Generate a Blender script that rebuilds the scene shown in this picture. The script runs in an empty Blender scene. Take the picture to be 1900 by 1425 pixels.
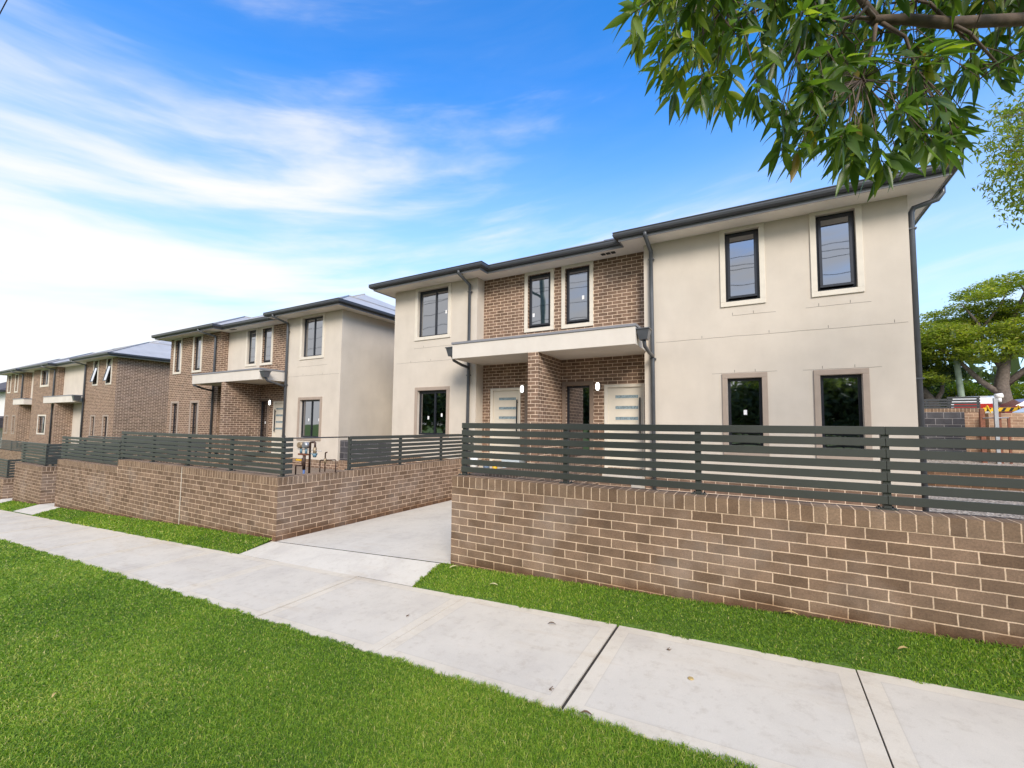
import bpy, bmesh, math, random
import numpy as np
from mathutils import Vector, Matrix
R = math.radians
rnd = random.Random(7)
COL = bpy.context.scene.collection

# ------------------------------------------------------------------ materials
def newmat(name):
    m = bpy.data.materials.new(name); m.use_nodes = True
    nt = m.node_tree; b = nt.nodes['Principled BSDF']
    return m, nt, b
def N(nt, t, **kw):
    n = nt.nodes.new(t)
    for k, v in kw.items():
        if k in n.inputs: n.inputs[k].default_value = v
        else: setattr(n, k, v)
    return n
def noise(nt, vec, scale, detail=4, rough=.55):
    n = N(nt, 'ShaderNodeTexNoise'); n.inputs['Scale'].default_value = scale
    n.inputs['Detail'].default_value = detail; n.inputs['Roughness'].default_value = rough
    if vec is not None: nt.links.new(vec, n.inputs['Vector'])
    return n
def ramp(nt, fac, stops):
    r = N(nt, 'ShaderNodeValToRGB'); e = r.color_ramp.elements
    while len(e) < len(stops): e.new(.5)
    for i, (p, c) in enumerate(stops):
        e[i].position = p; e[i].color = (*c, 1) if len(c) == 3 else c
    nt.links.new(fac, r.inputs['Fac']); return r
def mix(nt, fac, a, b, mode='MIX'):
    n = N(nt, 'ShaderNodeMix', data_type='RGBA', blend_type=mode)
    for i, v in ((0, fac), (6, a), (7, b)):
        if hasattr(v, 'links'): nt.links.new(v, n.inputs[i])
        elif i == 0: n.inputs[0].default_value = v
        else: n.inputs[i].default_value = (*v, 1)
    return n.outputs[2]
def bump(nt, b, h, strength, dist):
    n = N(nt, 'ShaderNodeBump'); n.inputs['Strength'].default_value = strength
    n.inputs['Distance'].default_value = dist
    nt.links.new(h, n.inputs['Height']); nt.links.new(n.outputs[0], b.inputs['Normal']); return n
def coords(nt, kind='Object'):
    return N(nt, 'ShaderNodeTexCoord').outputs[kind]
def plain(name, c, rough=.5, metal=0, var=.12, scale=6, bmp=0, spec=.5):
    m, nt, b = newmat(name); v = coords(nt)
    n = noise(nt, v, scale, 5)
    lo = tuple(x*(1-var) for x in c); hi = tuple(min(1, x*(1+var)) for x in c)
    r = ramp(nt, n.outputs['Fac'], [(.3, lo), (.7, hi)])
    nt.links.new(r.outputs[0], b.inputs['Base Color'])
    b.inputs['Roughness'].default_value = rough; b.inputs['Metallic'].default_value = metal
    b.inputs['Specular IOR Level'].default_value = spec
    if bmp:
        n2 = noise(nt, v, 160, 3); bump(nt, b, n2.outputs['Fac'], bmp, .002)
    return m

def brickmat(name, c1, c2, mortar, bw=.24, rh=.086, off=.5, ms=.0052, stain=.5, pale=(.55,.48,.42), dirt=False):
    m, nt, b = newmat(name)
    uv = N(nt, 'ShaderNodeUVMap', uv_map='UVMap').outputs[0]
    # wobble the joints slightly so they are not ruler straight
    wn = noise(nt, uv, 14, 3)
    wob = N(nt, 'ShaderNodeVectorMath', operation='MULTIPLY_ADD')
    nt.links.new(wn.outputs['Color'], wob.inputs[0]); wob.inputs[1].default_value = (.009, .008, 0)
    nt.links.new(uv, wob.inputs[2])
    t = N(nt, 'ShaderNodeTexBrick'); t.offset = off; t.offset_frequency = 2; t.squash = 1
    nt.links.new(wob.outputs[0], t.inputs['Vector'])
    t.inputs['Scale'].default_value = 1; t.inputs['Brick Width'].default_value = bw
    t.inputs['Row Height'].default_value = rh; t.inputs['Mortar Size'].default_value = ms
    t.inputs['Mortar Smooth'].default_value = .35; t.inputs['Bias'].default_value = 0
    t.inputs['Color1'].default_value = (*c1, 1); t.inputs['Color2'].default_value = (*c2, 1)
    t.inputs['Mortar'].default_value = (*mortar, 1)
    fine = noise(nt, uv, 260, 3, .7)
    fr = ramp(nt, fine.outputs['Fac'], [(.22, (.55,.54,.53)), (.45, (1,1,1)), (.60, (1.05,1.04,1.03)), (.78, (1.5,1.45,1.4))])
    c = mix(nt, 1, t.outputs['Color'], fr.outputs[0], 'MULTIPLY')
    mid = noise(nt, uv, 5, 5, .6)
    mr = ramp(nt, mid.outputs['Fac'], [(.28, (.74,.72,.70)), (.7, (1.18,1.15,1.12))])
    c = mix(nt, 1, c, mr.outputs[0], 'MULTIPLY')
    spk = noise(nt, uv, 75, 3, .8)
    sr = ramp(nt, spk.outputs['Fac'], [(.28, (.72,.70,.68)), (.5, (1,1,1)), (.70, (1.28,1.24,1.2))])
    c = mix(nt, 1, c, sr.outputs[0], 'MULTIPLY')
    if dirt:
        ps = N(nt, 'ShaderNodeNewGeometry'); sx = N(nt, 'ShaderNodeSeparateXYZ'); nt.links.new(ps.outputs['Position'], sx.inputs[0])
        hz = N(nt, 'ShaderNodeMath', operation='MULTIPLY_ADD'); nt.links.new(sx.outputs[0], hz.inputs[0]); hz.inputs[1].default_value = -.0512; nt.links.new(sx.outputs[2], hz.inputs[2])
        dn = noise(nt, uv, 3.5, 5, .7); h2 = N(nt, 'ShaderNodeMath', operation='MULTIPLY_ADD'); nt.links.new(dn.outputs['Fac'], h2.inputs[0]); h2.inputs[1].default_value = -.22; nt.links.new(hz.outputs[0], h2.inputs[2])
        h3 = N(nt, 'ShaderNodeMath', operation='ADD'); nt.links.new(h2.outputs[0], h3.inputs[0]); h3.inputs[1].default_value = 1.14
        dr = ramp(nt, h3.outputs[0], [(.02, (.66,.55,.46)), (.11, (1,1,1))]); c = mix(nt, 1, c, dr.outputs[0], 'MULTIPLY')
    big = noise(nt, uv, 1.1, 4, .65)
    br = ramp(nt, big.outputs['Fac'], [(.52, (0,0,0)), (.75, (1,1,1))])
    sp = ramp(nt, fine.outputs['Fac'], [(.42, (.25,.25,.25)), (.62, (1,1,1))])
    f = N(nt, 'ShaderNodeMath', operation='MULTIPLY'); nt.links.new(br.outputs[0], f.inputs[0]); nt.links.new(sp.outputs[0], f.inputs[1])
    f2 = N(nt, 'ShaderNodeMath', operation='MULTIPLY'); nt.links.new(f.outputs[0], f2.inputs[0]); f2.inputs[1].default_value = stain*.55
    c = mix(nt, f2.outputs[0], c, pale)
    nt.links.new(c, b.inputs['Base Color'])
    b.inputs['Roughness'].default_value = .88; b.inputs['Specular IOR Level'].default_value = .25
    h = N(nt, 'ShaderNodeMath', operation='MULTIPLY_ADD'); nt.links.new(fine.outputs['Fac'], h.inputs[0])
    h.inputs[1].default_value = .25; inv = N(nt, 'ShaderNodeMath', operation='SUBTRACT'); inv.inputs[0].default_value = 1
    nt.links.new(t.outputs['Fac'], inv.inputs[1]); nt.links.new(inv.outputs[0], h.inputs[2])
    bump(nt, b, h.outputs[0], .6, .004)
    return m

MORT = (.62, .475, .345)
M_wallbrick = brickmat('garden brick', (.14,.092,.060), (.23,.158,.110), MORT, stain=.6, dirt=True)
M_coping = brickmat('coping brick', (.155,.102,.066), (.235,.165,.112), MORT, bw=.086, rh=50, off=0, ms=.0048, stain=.5)
M_housebrick = brickmat('house brick', (.15,.098,.068), (.235,.155,.110), (.80,.64,.49), ms=.0066, stain=.25)
M_backbrick = brickmat('orange brick', (.30,.19,.125), (.36,.24,.16), MORT, stain=.35)
M_splitface = brickmat('charcoal block', (.05,.05,.057), (.075,.075,.082), (.30,.29,.29), bw=.4, rh=.2, ms=.006, stain=.3, pale=(.14,.14,.15))

def stucco(name, c):
    m, nt, b = newmat(name); v = coords(nt)
    n = noise(nt, v, 1.3, 6, .6); r = ramp(nt, n.outputs['Fac'], [(.3, tuple(x*.93 for x in c)), (.7, tuple(x*1.05 for x in c))])
    # faint vertical runs below sills
    mp = N(nt, 'ShaderNodeMapping'); mp.inputs['Scale'].default_value = (4, 4, .9); nt.links.new(v, mp.inputs[0])
    n3 = noise(nt, mp.outputs[0], 1, 3); r3 = ramp(nt, n3.outputs['Fac'], [(.3, (.975,.97,.965)), (.6, (1,1,1))])
    cc = mix(nt, 1, r.outputs[0], r3.outputs[0], 'MULTIPLY')
    nt.links.new(cc, b.inputs['Base Color']); b.inputs['Roughness'].default_value = .9
    b.inputs['Specular IOR Level'].default_value = .2
    n2 = noise(nt, v, 230, 4, .7); n4 = noise(nt, v, 4, 3)
    a = N(nt, 'ShaderNodeMath', operation='MULTIPLY_ADD'); nt.links.new(n4.outputs['Fac'], a.inputs[0]); a.inputs[1].default_value = 2.5; nt.links.new(n2.outputs['Fac'], a.inputs[2])
    bump(nt, b, a.outputs[0], .35, .003)
    return m
M_stucco = stucco('cream render', (.595,.53,.445))
M_soffit = plain('eave lining', (.84,.78,.71), .8, var=.04, scale=2)
M_trim = plain('cream moulding', (.66,.60,.50), .7, var=.05, bmp=.2)
M_taupe = plain('taupe moulding', (.36,.285,.225), .7, var=.06, bmp=.2)
M_taupe2 = plain('dark taupe moulding', (.20,.145,.105), .7, var=.06, bmp=.2)
M_grey = plain('charcoal gutter', (.055,.058,.063), .32, var=.12, scale=3)
M_fascia = plain('grey fascia', (.22,.22,.235), .42, var=.08, scale=3)
M_pipe = plain('charcoal downpipe', (.075,.08,.088), .3, var=.12)
M_slat = plain('grey green slat', (.052,.056,.049), .38, var=.07, scale=4)
M_slatd = plain('dark slat', (.042,.044,.046), .38, var=.07, scale=4)
M_frame = plain('black aluminium', (.016,.018,.024), .3, var=.1)
M_door = plain('cream door paint', (.64,.58,.48), .45, var=.03)
M_white = plain('white paint', (.78,.77,.74), .5, var=.04)
M_steel = plain('galvanised steel', (.42,.43,.44), .42, .7, var=.15)
M_black = plain('black rubber', (.02,.02,.02), .6)
M_copper = plain('weathered copper pipe', (.085,.05,.037), .5, .4, var=.35, scale=20)
M_brass = plain('brass valve', (.36,.27,.17), .5, .4, var=.3, scale=30)
M_teal = plain('blue valve handle', (.12,.22,.28), .5)
M_blue = plain('blue conduit', (.12,.20,.42), .5)
M_yellow = plain('yellow plastic', (.85,.48,.01), .5, var=.08)
M_bblack = plain('black paint', (.02,.02,.022), .5)
M_rust = plain('rusty steel', (.20,.075,.04), .8, var=.35, scale=18)
M_greenpole = plain('green treated pole', (.20,.25,.19), .8, var=.3, scale=3)
M_bark = plain('brown bark', (.12,.085,.06), .9, var=.4, scale=14, bmp=.6)
M_barkg = plain('grey bark', (.15,.12,.10), .9, var=.35, scale=9, bmp=.6)
M_room = plain('plaster room wall', (.42,.42,.43), .9, var=.04)
M_tile = plain('dark roof tile', (.06,.055,.065), .7, var=.4, scale=7)
M_paper = plain('white sticker paper', (.8,.8,.8), .6, var=.02)
M_asphalt = plain('asphalt', (.05,.05,.052), .9, var=.25, scale=30, bmp=.5)
M_dirt = plain('bare soil', (.20,.15,.11), .95, var=.3, scale=12, bmp=.6)
M_timber = plain('tan timber', (.38,.26,.16), .8, var=.2, scale=5)

def roofmat():
    m, nt, b = newmat('ribbed metal roof'); uv = N(nt, 'ShaderNodeUVMap', uv_map='UVMap').outputs[0]
    w = N(nt, 'ShaderNodeTexWave', wave_type='BANDS', bands_direction='X', wave_profile='SIN')
    w.inputs['Scale'].default_value = 1/.076*.31831*1.0; nt.links.new(uv, w.inputs['Vector'])
    n = noise(nt, uv, 1.5, 4); r = ramp(nt, n.outputs['Fac'], [(.3, (.36,.355,.36)), (.7, (.46,.455,.46))])
    nt.links.new(r.outputs[0], b.inputs['Base Color']); b.inputs['Roughness'].default_value = .45
    bump(nt, b, w.outputs['Fac'], .7, .016); return m
M_roof = roofmat()

def concmat(name, c, slabs=True):
    m, nt, b = newmat(name); v = coords(nt)
    n = noise(nt, v, 1.6, 7, .65); r = ramp(nt, n.outputs['Fac'], [(.28, tuple(x*f for x, f in zip(c, (.86,.85,.86)))), (.5, c), (.72, tuple(min(1, x*1.08) for x in c))])
    n2 = noise(nt, v, 11, 6, .75); r2 = ramp(nt, n2.outputs['Fac'], [(.24, (.82,.79,.76)), (.48, (1,1,1))])
    cc = mix(nt, 1, r.outputs[0], r2.outputs[0], 'MULTIPLY')
    n3 = noise(nt, v, 300, 3, .7); r3 = ramp(nt, n3.outputs['Fac'], [(.3, (.9,.9,.9)), (.6, (1.03,1.03,1.03))])
    cc = mix(nt, 1, cc, r3.outputs[0], 'MULTIPLY')
    mp = N(nt, 'ShaderNodeMapping'); mp.inputs['Scale'].default_value = (.8, 3.5, 1); mp.inputs['Rotation'].default_value = (0,0,.5); nt.links.new(v, mp.inputs[0])
    n4 = noise(nt, mp.outputs[0], 1.2, 5, .7); r4 = ramp(nt, n4.outputs['Fac'], [(.56, (1,1,1)), (.78, (.90,.85,.79))])
    cc = mix(nt, 1, cc, r4.outputs[0], 'MULTIPLY')
    h = n3.outputs['Fac']
    if slabs:
        # tooled border: smoother paler margin with a fine groove, in slab UV (0..L, 0..W) metres
        uv = N(nt, 'ShaderNodeUVMap', uv_map='UVMap').outputs[0]
        s = N(nt, 'ShaderNodeSeparateXYZ'); nt.links.new(uv, s.inputs[0])
        wv = N(nt, 'ShaderNodeMath', operation='MINIMUM'); nt.links.new(s.outputs[0], wv.inputs[0]); nt.links.new(s.outputs[1], wv.inputs[1])
        brd = ramp(nt, wv.outputs[0], [(.0, (1.05,1.03,.99)), (.098, (1.05,1.03,.99)), (.1005, (.80,.77,.74)), (.1035, (.97,.97,.97)), (.12, (1,1,1))])
        cc = mix(nt, 1, cc, brd.outputs[0], 'MULTIPLY')
        mp2 = N(nt, 'ShaderNodeMapping'); mp2.inputs['Scale'].default_value = (4, 170, 1); mp2.inputs['Rotation'].default_value=(0,0,1.57); nt.links.new(v, mp2.inputs[0])
        n5 = noise(nt, mp2.outputs[0], 1, 2); 
        ad = N(nt, 'ShaderNodeMath', operation='MULTIPLY_ADD'); nt.links.new(n5.outputs['Fac'], ad.inputs[0]); ad.inputs[1].default_value = .8; nt.links.new(h, ad.inputs[2]); h = ad.outputs[0]
    nt.links.new(cc, b.inputs['Base Color']); b.inputs['Roughness'].default_value = .85
    b.inputs['Specular IOR Level'].default_value = .3
    bump(nt, b, h, .35, .002); return m
M_path = concmat('broomed concrete', (.585,.535,.455))
M_drive = concmat('smooth concrete', (.585,.545,.475), False)

def glassmat(name, tint=(.16,.18,.20), refl=.31):
    m, nt, b = newmat(name); nt.nodes.remove(b)
    out = [n for n in nt.nodes if n.type == 'OUTPUT_MATERIAL'][0]
    tr = N(nt, 'ShaderNodeBsdfTransparent'); tr.inputs[0].default_value = (*tint, 1)
    gl = N(nt, 'ShaderNodeBsdfGlossy'); gl.inputs['Roughness'].default_value = .02; gl.inputs[0].default_value = (.9,.93,1,1)
    lw = N(nt, 'ShaderNodeLayerWeight'); lw.inputs[0].default_value = .35
    ma = N(nt, 'ShaderNodeMath', operation='MULTIPLY_ADD'); nt.links.new(lw.outputs['Fresnel'], ma.inputs[0]); ma.inputs[1].default_value = 1.0; ma.inputs[2].default_value = refl
    ma.use_clamp = True
    v = coords(nt); n = noise(nt, v, .9, 2); bp = N(nt, 'ShaderNodeBump'); bp.inputs['Strength'].default_value = .06; bp.inputs['Distance'].default_value = .05
    nt.links.new(n.outputs['Fac'], bp.inputs['Height']); nt.links.new(bp.outputs[0], gl.inputs['Normal'])
    mx = N(nt, 'ShaderNodeMixShader'); nt.links.new(ma.outputs[0], mx.inputs[0]); nt.links.new(tr.outputs[0], mx.inputs[1]); nt.links.new(gl.outputs[0], mx.inputs[2])
    nt.links.new(mx.outputs[0], out.inputs[0]); return m
M_glass = glassmat('window glass')
M_frost = plain('obscured door glass', (.22,.29,.32), .15, var=.45, scale=30, spec=.9)

def emit(name, c, s):
    m, nt, b = newmat(name); b.inputs['Base Color'].default_value = (.9,.9,.9,1)
    b.inputs['Emission Color'].default_value = (*c, 1); b.inputs['Emission Strength'].default_value = s
    return m
M_lamp = emit('lit lamp lens', (1,.97,.9), 1.6)

def leafmat(name, cols, trans=.35, rough=.4, attr=True):
    m, nt, b = newmat(name)
    a = N(nt, 'ShaderNodeAttribute', attribute_name='rnd')
    r = ramp(nt, a.outputs['Fac'], cols)
    out = [n for n in nt.nodes if n.type == 'OUTPUT_MATERIAL'][0]
    nt.links.new(r.outputs[0], b.inputs['Base Color']); b.inputs['Roughness'].default_value = rough
    tl = N(nt, 'ShaderNodeBsdfTranslucent'); cc = mix(nt, 1, r.outputs[0], (1.5,1.7,.6), 'MULTIPLY'); nt.links.new(cc, tl.inputs[0])
    mx = N(nt, 'ShaderNodeMixShader'); mx.inputs[0].default_value = trans
    nt.links.new(b.outputs[0], mx.inputs[1]); nt.links.new(tl.outputs[0], mx.inputs[2]); nt.links.new(mx.outputs[0], out.inputs[0])
    return m
M_leaf = leafmat('glossy gum leaf', [(0, (.045,.085,.018)), (.5, (.085,.145,.025)), (.8, (.16,.23,.03)), (.95, (.30,.34,.04)), (1, (.30,.18,.05))], .45, .34)
M_leafs = leafmat('small leaf', [(0, (.10,.15,.02)), (.7, (.22,.27,.03)), (1, (.40,.34,.06))], .5)
M_jac = leafmat('feathery leaf', [(0, (.09,.13,.02)), (.45, (.23,.275,.04)), (.85, (.40,.40,.06)), (1, (.5,.42,.09))], .5, .6)
M_shrub = leafmat('lime leaf', [(0, (.14,.2,.015)), (.6, (.34,.38,.02)), (1, (.5,.46,.03))], .4, .6)
M_darkleaf = leafmat('dark leaf', [(0, (.04,.06,.014)), (.7, (.085,.12,.028)), (1, (.16,.20,.04))], .3, .6)
M_street = leafmat('street tree leaf', [(0, (.08,.10,.05)), (.7, (.17,.21,.09)), (1, (.30,.32,.14))], .5, .6)
M_blade = leafmat('grass blade', [(0, (.045,.105,.010)), (.45, (.17,.30,.018)), (.8, (.34,.45,.05)), (.94, (.52,.50,.12)), (1, (.66,.56,.28))], .4, .55)
def groundmat():
    m, nt, b = newmat('lawn ground'); v = coords(nt)
    n = noise(nt, v, 40, 6, .7); r = ramp(nt, n.outputs['Fac'], [(.3, (.03,.065,.008)), (.55, (.09,.17,.012)), (.75, (.16,.20,.05))])
    nt.links.new(r.outputs[0], b.inputs['Base Color']); b.inputs['Roughness'].default_value = .95
    bump(nt, b, n.outputs['Fac'], .8, .02); return m
M_lawn = groundmat()
def gravelmat():
    m, nt, b = newmat('crushed gravel'); v = coords(nt)
    t = N(nt, 'ShaderNodeTexVoronoi'); t.inputs['Scale'].default_value = 28; nt.links.new(v, t.inputs['Vector'])
    r = ramp(nt, t.outputs['Color'], [(.2, (.13,.11,.09)), (.5, (.30,.25,.20)), (.8, (.52,.46,.39))])
    nt.links.new(r.outputs[0], b.inputs['Base Color']); b.inputs['Roughness'].default_value = .9
    bump(nt, b, t.outputs['Distance'], .9, .03); return m
M_gravel = gravelmat()
def carmat(name, c):
    m, nt, b = newmat(name); v = coords(nt); n = noise(nt, v, 3, 3)
    r = ramp(nt, n.outputs['Fac'], [(.3, tuple(x*.95 for x in c)), (.7, c)]); nt.links.new(r.outputs[0], b.inputs['Base Color'])
    b.inputs['Roughness'].default_value = .25; b.inputs['Coat Weight'].default_value = .6; return m
M_carwhite = carmat('white car paint', (.75,.75,.74)); M_cargrey = carmat('silver paint', (.42,.44,.45)); M_carred = carmat('dark red paint', (.18,.02,.03))
M_carglass = plain('dark car glass', (.02,.025,.03), .08, var=.1)
M_redlamp = plain('red lens', (.5,.03,.02), .3)

# ------------------------------------------------------------------ mesh helpers
class MB:
    """collects faces in world coordinates; UV = box projection in metres"""
    def __init__(s): s.v = []; s.f = []; s.sm = []
    def quad(s, *p, smooth=False):
        n = len(s.v); s.v += [tuple(q) for q in p]; s.f.append(tuple(range(n, n+len(p)))); s.sm.append(smooth); return s
    def box(s, x0, x1, y0, y1, z0, z1):
        if x0 > x1: x0, x1 = x1, x0
        if y0 > y1: y0, y1 = y1, y0
        if z0 > z1: z0, z1 = z1, z0
        n = len(s.v)
        s.v += [(x0,y0,z0),(x1,y0,z0),(x1,y1,z0),(x0,y1,z0),(x0,y0,z1),(x1,y0,z1),(x1,y1,z1),(x0,y1,z1)]
        for f in ((0,3,2,1),(4,5,6,7),(0,1,5,4),(1,2,6,5),(2,3,7,6),(3,0,4,7)):
            s.f.append(tuple(n+i for i in f)); s.sm.append(False)
        return s
    def hexa(s, P):
        n = len(s.v); s.v += [tuple(p) for p in P]
        for f in ((0,3,2,1),(4,5,6,7),(0,1,5,4),(1,2,6,5),(2,3,7,6),(3,0,4,7)):
            s.f.append(tuple(n+i for i in f)); s.sm.append(False)
        return s
    def beam(s, a, b, w, h, up=(0,0,1)):
        a = Vector(a); b = Vector(b); d = (b-a).normalized(); u = Vector(up)
        sd = d.cross(u)
        if sd.length < 1e-4: sd = Vector((1,0,0))
        sd.normalize(); u = sd.cross(d)
        P = []
        for q in (a, b):
            for i, j in ((-1,-1),(1,-1),(1,1),(-1,1)): P.append(q + sd*(i*w/2) + u*(j*h/2))
        return s.hexa(P)
    def tube(s, pts, rad, n=8, cap=True):
        pts = [Vector(p) for p in pts]
        if not hasattr(rad, '__len__'): rad = [rad]*len(pts)
        base = len(s.v); prev = None
        for i, p in enumerate(pts):
            if i == 0: d = pts[1]-pts[0]
            elif i == len(pts)-1: d = pts[-1]-pts[-2]
            else: d = (pts[i+1]-p).normalized() + (p-pts[i-1]).normalized()
            d.normalize()
            if prev is None:
                u = d.orthogonal().normalized()
            else:
                u = prev - d*prev.dot(d)
                u = u.normalized() if u.length > 1e-5 else d.orthogonal().normalized()
            prev = u; w = d.cross(u)
            for k in range(n):
                a = 2*math.pi*k/n; s.v.append(tuple(p + (u*math.cos(a) + w*math.sin(a))*rad[i]))
        for i in range(len(pts)-1):
            for k in range(n):
                a = base+i*n+k; b = base+i*n+(k+1) % n
                s.f.append((a, b, b+n, a+n)); s.sm.append(True)
        if cap:
            s.f.append(tuple(base+k for k in reversed(range(n)))); s.sm.append(False)
            e = base+(len(pts)-1)*n; s.f.append(tuple(e+k for k in range(n))); s.sm.append(False)
        return s
    def cyl(s, c, r, z0, z1, n=16):
        return s.tube([(c[0],c[1],z0),(c[0],c[1],z1)], r, n)
    def wall(s, x0, x1, z0, z1, y, holes=(), rev=.13):
        """front wall at plane y facing -Y with rectangular holes and their reveals"""
        holes = [h for h in holes if h[1] > x0 and h[0] < x1]
        xs = sorted({x0, x1, *[min(max(h[i], x0), x1) for h in holes for i in (0,1)]})
        zs = sorted({z0, z1, *[min(max(h[i], z0), z1) for h in holes for i in (2,3)]})
        for i in range(len(xs)-1):
            for j in range(len(zs)-1):
                cx = (xs[i]+xs[i+1])/2; cz = (zs[j]+zs[j+1])/2
                if any(h[0] < cx < h[1] and h[2] < cz < h[3] for h in holes): continue
                s.quad((xs[i],y,zs[j]), (xs[i+1],y,zs[j]), (xs[i+1],y,zs[j+1]), (xs[i],y,zs[j+1]))
        for a, b, c, d in holes:
            r = y+rev
            s.quad((a,y,c),(a,r,c),(a,r,d),(a,y,d)); s.quad((b,y,c),(b,y,d),(b,r,d),(b,r,c))
            s.quad((a,y,c),(b,y,c),(b,r,c),(a,r,c)); s.quad((a,y,d),(a,r,d),(b,r,d),(b,y,d))
        return s
    def build(s, name, mat, parent=None, uvoff=(0,0), bevel=0, origin=None, uvfn=None):
        me = bpy.data.meshes.new(name)
        W = getattr(parent, '_w', None) if False else None
        o0 = Vector(origin) if origin is not None else (Vector(WORLD[parent.name]) if parent else Vector((0,0,0)))
        me.from_pydata([tuple(Vector(p)-o0) for p in s.v], [], s.f)
        me.polygons.foreach_set('use_smooth', s.sm)
        uvl = me.uv_layers.new(name='UVMap'); 
        for p in me.polygons:
            n = p.normal; ax = max(range(3), key=lambda i: abs(n[i]))
            for li in p.loop_indices:
                c = s.v[me.loops[li].vertex_index]
                if uvfn: uv = uvfn(c, n, p.center+o0)
                elif ax == 2: uv = (c[0], c[1])
                elif ax == 0: uv = (c[1], c[2])
                else: uv = (c[0], c[2])
                uvl.data[li].uv = (uv[0]+uvoff[0], uv[1]+uvoff[1])
        me.materials.append(mat); me.update()
        o = bpy.data.objects.new(name, me); COL.objects.link(o)
        if parent: o.parent = parent; o.location = o0 - Vector(WORLD[parent.name])
        else: o.location = o0
        WORLD[o.name] = tuple(o0)
        if bevel:
            md = o.modifiers.new('bevel', 'BEVEL'); md.width = bevel; md.segments = 1; md.limit_method = 'ANGLE'
        return o
WORLD = {}
def thing(name, label, cat, loc, group=None):
    o = bpy.data.objects.new(name, None); COL.objects.link(o); o.location = loc
    o.empty_display_size = .2
    WORLD[o.name] = tuple(loc); o['label'] = label; o['category'] = cat
    if group: o['group'] = group
    return o
def tag(o, label, cat, group=None):
    o['label'] = label; o['category'] = cat
    if group: o['group'] = group
    return o
def struct(o, kind='structure'):
    o['kind'] = kind; return o
def from_np(name, V, F, mat, rn=None, smooth=False):
    """mesh from numpy arrays; F uniform polygon size; rn per-face attribute"""
    me = bpy.data.meshes.new(name); nv = len(V); nf, k = F.shape
    me.vertices.add(nv); me.vertices.foreach_set('co', V.astype(np.float32).ravel())
    me.loops.add(nf*k); me.loops.foreach_set('vertex_index', F.astype(np.int32).ravel())
    me.polygons.add(nf); me.polygons.foreach_set('loop_start', np.arange(0, nf*k, k, dtype=np.int32))
    me.polygons.foreach_set('use_smooth', np.full(nf, smooth))
    if rn is not None:
        a = me.attributes.new('rnd', 'FLOAT', 'FACE'); a.data.foreach_set('value', rn.astype(np.float32))
    me.materials.append(mat); me.update(calc_edges=True); me.validate()
    return me
def link(name, me, parent=None, loc=None):
    o = bpy.data.objects.new(name, me); COL.objects.link(o)
    if parent: o.parent = parent
    if loc: o.location = loc
    WORLD[o.name] = tuple(loc) if loc else (0,0,0)
    return o

# ------------------------------------------------------------------ terrain
SL = .0512
def smooth(a, b, x): 
    t = min(1, max(0, (x-a)/(b-a))); return t*t*(3-2*t)
def base(x): return SL*max(-70, min(40, x))
def hpath(x, y): return -1.14 + base(x) + .02*(y+.5)
def hground(x, y):
    if y < -6.2: return -1.14 + base(x) + .02*(-5.7) - .14
    if y < -1.7: return hpath(x, y) + .004
    if y < -.5: return hpath(x, y) - .08
    if y < 0 and -3.51 < x < -.13: return hpath(x, -.5) - .09
    if y < 0: return hpath(x, -.5) + .004 + .11*(y+.5)/.5
    z = -1.03 + base(x) - .28
    if x > -3: z = min(z, -1.3)
    if y > 13: z = -1.31 + base(x) + smooth(13, 26, y)*smooth(2, 9, x)*1.55
    return z
def node(name, loc, parent):
    o = bpy.data.objects.new(name, None); COL.objects.link(o); o.empty_display_size = .1
    WORLD[o.name] = tuple(loc); o.parent = parent; o.location = Vector(loc)-Vector(WORLD[parent.name]); return o
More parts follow.
